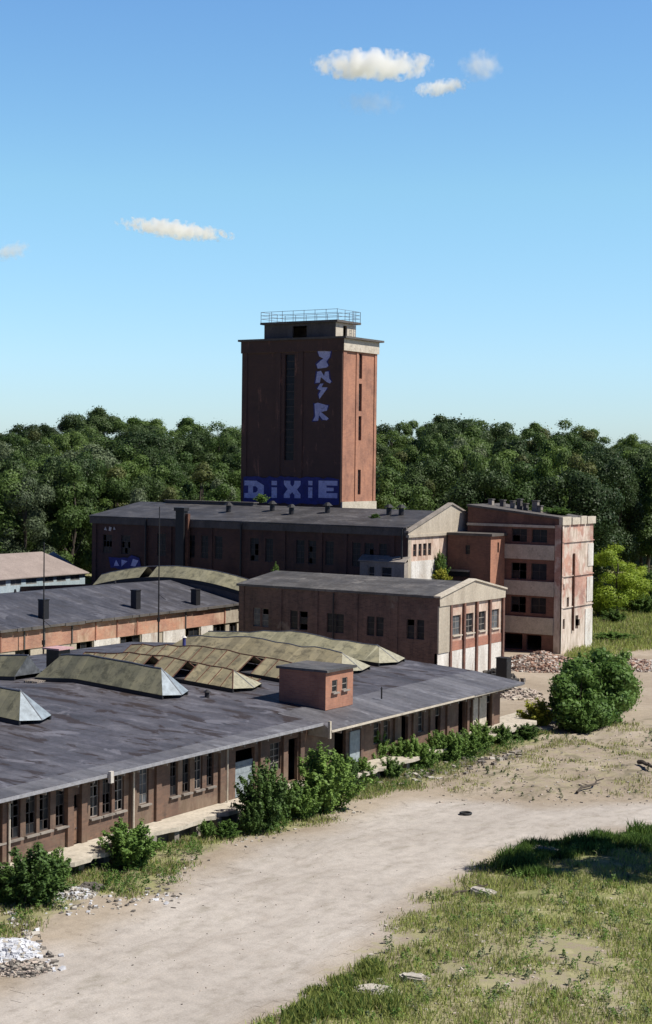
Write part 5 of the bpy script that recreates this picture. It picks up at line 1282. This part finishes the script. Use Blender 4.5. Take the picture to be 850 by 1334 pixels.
# broad-leaved weeds and herbs between the grasses
def herbs(name, poly, count, bbox, thr, seed, hr, mat, label, leaves=46):
    rr = random.Random(seed); C = []; k = 0; tries = 0
    while k < count and tries < count * 15:
        tries += 1; x = rr.uniform(bbox[0], bbox[1]); y = rr.uniform(bbox[2], bbox[3])
        if polydist(x, y, poly) < .1 or noise.noise(Vector((x * .35, y * .35, 14.4))) < thr: continue
        k += 1; h = rr.uniform(*hr); w = h * rr.uniform(.4, .8); z = gh(x, y)
        for q in range(leaves):
            t = rr.random(); a = rr.uniform(0, 6.28); r0 = w * (1 - t * .7) * rr.random() ** .5; C.append((x + r0 * math.cos(a), y + r0 * math.sin(a), z + .03 + t * h))
    C = np.array(C); n = len(C); nr = rng.normal(0, .5, (n, 3)) + np.array([0, 0, .8]); nr /= np.linalg.norm(nr, axis=1)[:, None]
    me = quad_cloud(name, C, nr, rng.uniform(.03, .075, n), [M[mat]], np.zeros(n)); tag(link(name, me), label, 'weeds', None, 'stuff')
herbs('wild_herbs', G_GRASS, 520, (-56, -18, 50, 112), -.05, 41, (.25, .8), 'leaf_bush', 'leafy green weeds dotted through the grass slope at lower right')
herbs('pale_herbs', G_GRASS, 380, (-56, -18, 50, 112), -.1, 42, (.2, .6), 'leaf_pale', 'greyish flowering weeds dotted through the grass slope at lower right')
herbs('verge_weeds', G_VERGE, 420, (-67, -58, 60, 150), -.1, 43, (.2, .8), 'leaf_bush', 'leafy weeds crowding the foot of the loading platform')
herbs('track_weeds', G_ROUGH, 160, (-66, -38, 104, 160), .05, 44, (.12, .4), 'leaf_pale', 'small weeds scattered over the churned earth by the track')
herbs('meadow_weeds', G_MEADOW, 420, (-112, -60, 184, 290), -.2, 45, (.5, 1.6), 'leaf_mid', 'tall weeds and scrub in the meadow beside the rubble', 60)

# =================================================================== STONES AND RUBBLE (stuff)
def chunk(mb, x, y, z, s, mat, rr, flat=.6):
    i = len(mb.v); base = [(-1, -1, -1), (1, -1, -1), (1, 1, -1), (-1, 1, -1), (-1, -1, 1), (1, -1, 1), (1, 1, 1), (-1, 1, 1)]
    rz = rr.uniform(0, 6.28); rx = rr.gauss(0, .35); c, s_ = math.cos(rz), math.sin(rz); cx_, sx_ = math.cos(rx), math.sin(rx)
    ax, ay, az = s * rr.uniform(.6, 1.3), s * rr.uniform(.4, .9), s * flat * rr.uniform(.5, 1.1)
    for u, v, w in base:
        k = rr.uniform(.7, 1.05); X_, Y_, Z_ = u * ax * k, v * ay * k, w * az * k
        Y_, Z_ = Y_ * cx_ - Z_ * sx_, Y_ * sx_ + Z_ * cx_
        mb.v.append((x + X_ * c - Y_ * s_, y + X_ * s_ + Y_ * c, z + Z_ + az * .5))
    for f in ((0, 3, 2, 1), (4, 5, 6, 7), (0, 1, 5, 4), (1, 2, 6, 5), (2, 3, 7, 6), (3, 0, 4, 7)): mb.f.append(tuple(i + q for q in f)); mb.mi.append(mb.m(mat))
def stuff(name, mb, label, cat='rubble'): o = link(name, mb.mesh(name)); tag(o, label, cat, None, 'stuff'); return o
M['brick_bits'] = m_surface('broken_brick', (0.3, 0.17, 0.12), (0.42, 0.28, 0.21), None, 0, 3)
M['rub_pale'] = m_surface('dusty_rubble', (0.38, 0.31, 0.26), (0.52, 0.44, 0.37), None, 0, 3)
def heap(px, py, wpx, hgt, n, size, mats, weights, label, seed, dpt=5.0, name='rubble_pile', yext=None):
    rr = random.Random(seed); c = atZ(px, py, 0); D = (c - Vector((0, 0, CH))).dot(_F); w = wpx * D / FPX / 2
    mb = MB(); n1 = 28; m1 = 16   # a lumpy body under the fragments
    def hf(u, v):
        q = max(0, 1 - u * u - v * v); return hgt * (q ** .6) * (.75 + .5 * noise.noise(Vector((u * 3 + seed, v * 3, seed))))
    ux = Vector((_R.x, _R.y, 0)); vy = Vector((-_R.y, _R.x, 0))
    def P(u, v): p = c + ux * (u * w) + vy * (v * dpt); return (p.x, p.y, gh(p.x, p.y) + hf(u, v) - .03)
    i0 = len(mb.v)
    for b in range(m1 + 1):
        for a in range(n1 + 1): mb.v.append(P(-1 + 2 * a / n1, -1 + 2 * b / m1))
    for b in range(m1):
        for a in range(n1):
            mb.f.append((i0 + b * (n1 + 1) + a, i0 + b * (n1 + 1) + a + 1, i0 + (b + 1) * (n1 + 1) + a + 1, i0 + (b + 1) * (n1 + 1) + a)); mb.mi.append(mb.m(mats[0]))
    for k in range(n):
        r0 = rr.random() ** .5 * 1.08; t = rr.uniform(0, 6.28); u, v = r0 * math.cos(t), r0 * math.sin(t); p = P(u, v)
        chunk(mb, p[0], p[1], p[2], size * rr.uniform(.4, 1.4), rr.choices(mats, weights)[0], rr)
    return stuff(name, mb, label)
heap(704, 870, 110, 2.0, 3200, .2, [M['rub_pale'], M['brick_bits'], M['white_wash'], M['rock_d']], [.4, .42, .1, .08], 'pinkish brick rubble heap at the foot of the four storey block', 1, 4.5)
heap(815, 870, 110, 1.2, 1800, .2, [M['rub_pale'], M['brick_bits'], M['white_wash']], [.5, .35, .15], 'low dusty rubble heap at the right edge beyond the large bush', 2, 4.0)
heap(675, 905, 60, .5, 350, .2, [M['rub_pale'], M['conc_light'], M['rock_d']], [.5, .3, .2], 'scattered pale rubble between the platform end and the heap', 3, 4)
heap(8, 1240, 84, .45, 900, .13, [M['rock_w'], M['rock_w'], M['rock']], [.6, .25, .15], 'white plaster debris heap at the left edge of the road', 4, 1.7, 'debris_pile')
heap(92, 1166, 62, .3, 500, .11, [M['rock_w'], M['rock'], M['rock_d']], [.4, .35, .25], 'pale debris spill beside the large dark shrub', 5, 1.1, 'debris_pile')
heap(118, 1158, 36, .3, 160, .12, [M['rock_d'], M['rock_d']], [.5, .5], 'dark grey debris mound on the verge edge', 6, .8, 'debris_pile')
heap(30, 1262, 70, .22, 500, .1, [M['rock_d'], M['rub_pale'], M['rock']], [.5, .3, .2], 'dark brown debris fringe below the white plaster', 7, 1.2, 'debris_pile')
rr = random.Random(21); mb = MB()
for (x0, y0, x1, y1, n, s, mats) in ((60, 1185, 230, 1168, 130, .11, ('rock', 'rock_d', 'rock_w')), (480, 1018, 680, 985, 260, .2, ('rock_d', 'rock_d', 'rock', 'conc')), (300, 1100, 480, 1050, 90, .1, ('rock', 'rock_d')), (200, 1160, 250, 1120, 50, .1, ('rock', 'rock_d')), (0, 1170, 70, 1260, 120, .14, ('rock', 'rock_w', 'rock_d'))):
    for k in range(n):
        t = rr.random(); p = atZ(x0 + (x1 - x0) * t + rr.gauss(0, 8), y0 + (y1 - y0) * t + rr.gauss(0, 6), 0)
        if p.x < -66.9: continue
        chunk(mb, p.x, p.y, gh(p.x, p.y), s * rr.uniform(.4, 1.5), M[rr.choice(mats)], rr, .5)
stuff('loose_stones', mb, 'loose stones and broken concrete strewn along the platform verge', 'stones')
mb = MB()
for k in range(650):
    p = atZ(rr.uniform(560, 860), rr.uniform(955, 1050), 0)
    chunk(mb, p.x, p.y, gh(p.x, p.y), rr.uniform(.03, .12), M[rr.choice(['rock', 'rock_d', 'rub_pale'])], rr, .5)
for k in range(300):
    p = atZ(rr.uniform(0, 600), rr.uniform(1080, 1334), 0)
    if polydist(p.x, p.y, G_GRASS) > 0: continue
    chunk(mb, p.x, p.y, gh(p.x, p.y) + .02, rr.uniform(.015, .05), M[rr.choice(['rock', 'rub_pale', 'rock_d'])], rr, .5)
for k in range(260):
    p = atZ(rr.uniform(480, 850), rr.uniform(1180, 1334), 0)
    chunk(mb, p.x, p.y, gh(p.x, p.y), rr.uniform(.04, .13), M[rr.choice(['rock', 'rock', 'rub_pale'])], rr, .5)
stuff('gravel', mb, 'small stones scattered over the road and churned earth', 'gravel')
# single slabs one can tell apart
def slab_stone(px, py, L, w, h, rz, mat, label, tilt=.06):
    p = atZ(px, py, 0); rr = random.Random(px); n = 18; mb = MB(); P = []
    for k in range(n):
        t = 2 * math.pi * k / n; j = rr.uniform(.6, 1.15); sx = abs(math.cos(t)) ** .85 * math.copysign(1, math.cos(t)); sy = abs(math.sin(t)) ** .85 * math.copysign(1, math.sin(t)); P.append((sx * L / 2 * j, sy * w / 2 * j, h + rr.uniform(-.04, .06)))
    mb.slab(P, h + .15, M[mat]); P2 = [(x * .8, y * .8, z + .07 + rr.uniform(-.02, .03)) for x, y, z in P]; mb.slab(P2, .1, M[mat])
    o = link('stone_slab', mb.mesh('stone_slab'), None, (p.x, p.y, gh(p.x, p.y)), rz); o.rotation_euler = (tilt, tilt * .5, rz); tag(o, label, 'stone')
slab_stone(487, 1303, 2.6, 1.4, .25, R(15), 'rock', 'long pale stone slab in weeds at the road edge, lowest in view')
slab_stone(540, 1284, 1.7, .8, .2, R(25), 'rock', 'pale slab in grass just behind the lowest long slab')
slab_stone(628, 1170, 2.0, .8, .3, R(-10), 'rock', 'grey stone on the shaded crest near the road')
slab_stone(712, 1117, 2.4, .8, .4, R(5), 'rock', 'pale stone poking from the tall weeds on the crest')
# fallen branches on the churned earth
def branch(px0, py0, px1, py1, r_, label):
    a, b = atZ(px0, py0, 0), atZ(px1, py1, 0); o = Vector((a.x, a.y, gh(a.x, a.y))); mb = MB(); rr = random.Random(px0); n = 6; prev = Vector((0, 0, r_)); dv = Vector((b.x - a.x, b.y - a.y, 0))
    for k in range(1, n + 1):
        q = dv * (k / n) + Vector((rr.uniform(-.15, .15), rr.uniform(-.15, .15), r_ + rr.uniform(0, .25))); q.z += gh(a.x + dv.x * k / n, a.y + dv.y * k / n) - o.z
        mb.tube(prev, q, r_ * (1 - k / n * .6), M['bark'], 6, r_ * (1 - (k + .8) / n * .55))
        if k in (2, 3, 5): mb.tube(q, q + Vector((rr.uniform(-.9, .9), rr.uniform(-.9, .9), rr.uniform(.1, .5))), r_ * .4, M['bark'], 5, r_ * .1)
        prev = q
    o_ = link('fallen_branch', mb.mesh('fallen_branch'), None, o); tag(o_, label, 'branch')
branch(832, 1006, 858, 1018, .22, 'thick dark fallen branch at the right edge of churned earth')
branch(752, 1037, 785, 1024, .14, 'thin dark branch lying mid churned earth')
branch(590, 1170, 640, 1162, .1, 'thin twiggy branch on sand before the shaded crest')
# tyre-like ring lying on the road
t = atZ(607, 1061, 0); mb = MB(); n1, n2 = 24, 8; Rr, r0 = .4, .085
for a in range(n1):
    for b in range(n2):
        ta, tb = 2 * math.pi * a / n1, 2 * math.pi * b / n2; mb.v.append(((Rr + r0 * math.cos(tb)) * math.cos(ta), (Rr + r0 * math.cos(tb)) * math.sin(ta), r0 + r0 * math.sin(tb)))
for a in range(n1):
    for b in range(n2): mb.f.append((a * n2 + b, ((a + 1) % n1) * n2 + b, ((a + 1) % n1) * n2 + (b + 1) % n2, a * n2 + (b + 1) % n2)); mb.mi.append(mb.m(M['tyre']))
o = link('old_tyre', mb.mesh('old_tyre'), None, (t.x, t.y, gh(t.x, t.y) + .03)); tag(o, 'old black tyre lying alone on the pale dirt road', 'tyre')
# dark mound before the annex end wall
rr = random.Random(31); mb = MB(); c = Vector((-86.5, 170.5, 0))
for k in range(260):
    u, v = rr.gauss(0, .45), rr.gauss(0, .45); hh = max(0, 1.3 - (u * u + v * v) * 1.2)
    chunk(mb, c.x + u * 2.0, c.y + v * 3.2, hh * rr.uniform(.2, 1), .38, M['rock_d'] if rr.random() < .3 else M['tyre'], rr, .8)
stuff('scrap_heap', mb, 'dark scrap heap against the whitewashed annex end wall', 'scrap')

# =================================================================== CLOUDS
def m_cloud(seed, rx, ry, rz_, dens):
    mt = bpy.data.materials.new('cloud_vapour'); mt.use_nodes = True; nt = mt.node_tree; nt.nodes.clear()
    o = nt.nodes.new('ShaderNodeOutputMaterial'); v = nt.nodes.new('ShaderNodeVolumePrincipled'); v.inputs['Color'].default_value = (1, 1, 1, 1); v.inputs['Anisotropy'].default_value = 0.2
    tc = nt.nodes.new('ShaderNodeTexCoord')
    ln = nt.nodes.new('ShaderNodeVectorMath'); ln.operation = 'LENGTH'; nt.links.new(tc.outputs['Object'], ln.inputs[0])
    mp = nt.nodes.new('ShaderNodeMapping'); mp.inputs['Location'].default_value = (seed * 3.1, seed * 1.7, seed); mp.inputs['Scale'].default_value = (rx / ry * .9, .9, .9); nt.links.new(tc.outputs['Object'], mp.inputs['Vector'])
    f = noi(nt, 1.7, 5, .6, mp.outputs[0], .2)
    sm = nt.nodes.new('ShaderNodeMath'); sm.operation = 'MULTIPLY_ADD'; nt.links.new(f, sm.inputs[0]); sm.inputs[1].default_value = 2.3; sm.inputs[2].default_value = -.55
    s2 = nt.nodes.new('ShaderNodeMath'); s2.operation = 'SUBTRACT'; nt.links.new(sm.outputs[0], s2.inputs[0]); nt.links.new(ln.outputs['Value'], s2.inputs[1])
    mr = N(nt, 'ShaderNodeMapRange'); mr.inputs['From Min'].default_value = -.25; mr.inputs['From Max'].default_value = .35; mr.inputs['To Max'].default_value = dens; nt.links.new(s2.outputs[0], mr.inputs['Value'])
    nt.links.new(mr.outputs[0], v.inputs['Density']); nt.links.new(v.outputs[0], o.inputs['Volume']); return mt
def cloud(px, py, wpx, hpx, seed, dens, label, tilt=0):
    D = 4000.0; p = Vector((0, 0, CH)) + ray(px, py) * D; rx, rz_ = wpx / 2 * D / FPX, hpx / 2 * D / FPX; ry = rx * .6
    me = bpy.data.meshes.new('cloud'); n1, n2 = 24, 14; V = []; Fc = []
    for b in range(n2 + 1):
        ph = math.pi * b / n2
        for a in range(n1): th = 2 * math.pi * a / n1; V.append((math.sin(ph) * math.cos(th), math.sin(ph) * math.sin(th), math.cos(ph)))
    for b in range(n2):
        for a in range(n1): Fc.append((b * n1 + a, (b + 1) * n1 + a, (b + 1) * n1 + (a + 1) % n1, b * n1 + (a + 1) % n1))
    me.from_pydata(V, [], Fc); me.materials.append(m_cloud(seed, rx, rz_, rz_, dens))
    o = link('cloud', me, None, p); o.scale = (rx * 1.25, ry * 1.25, rz_ * 1.35); o.rotation_euler = (0, tilt, YAW); tag(o, label, 'cloud')
cloud(486, 85, 140, 30, 1, .05, 'largest white cloud, high above the tower', 0)
cloud(575, 114, 66, 17, 2, .045, 'small flat white cloud below and right of the largest', R(-8))
cloud(627, 85, 50, 34, 3, .022, 'faint rounded cloud right of the largest one')
cloud(228, 299, 130, 18, 4, .05, 'long thin white cloud alone in the left sky', R(6))
cloud(14, 327, 48, 20, 5, .025, 'small cloud at the left edge of the sky', R(-12))
cloud(485, 134, 74, 26, 6, .005, 'barely visible wisp under the largest cloud')
print('trees', tree_n)
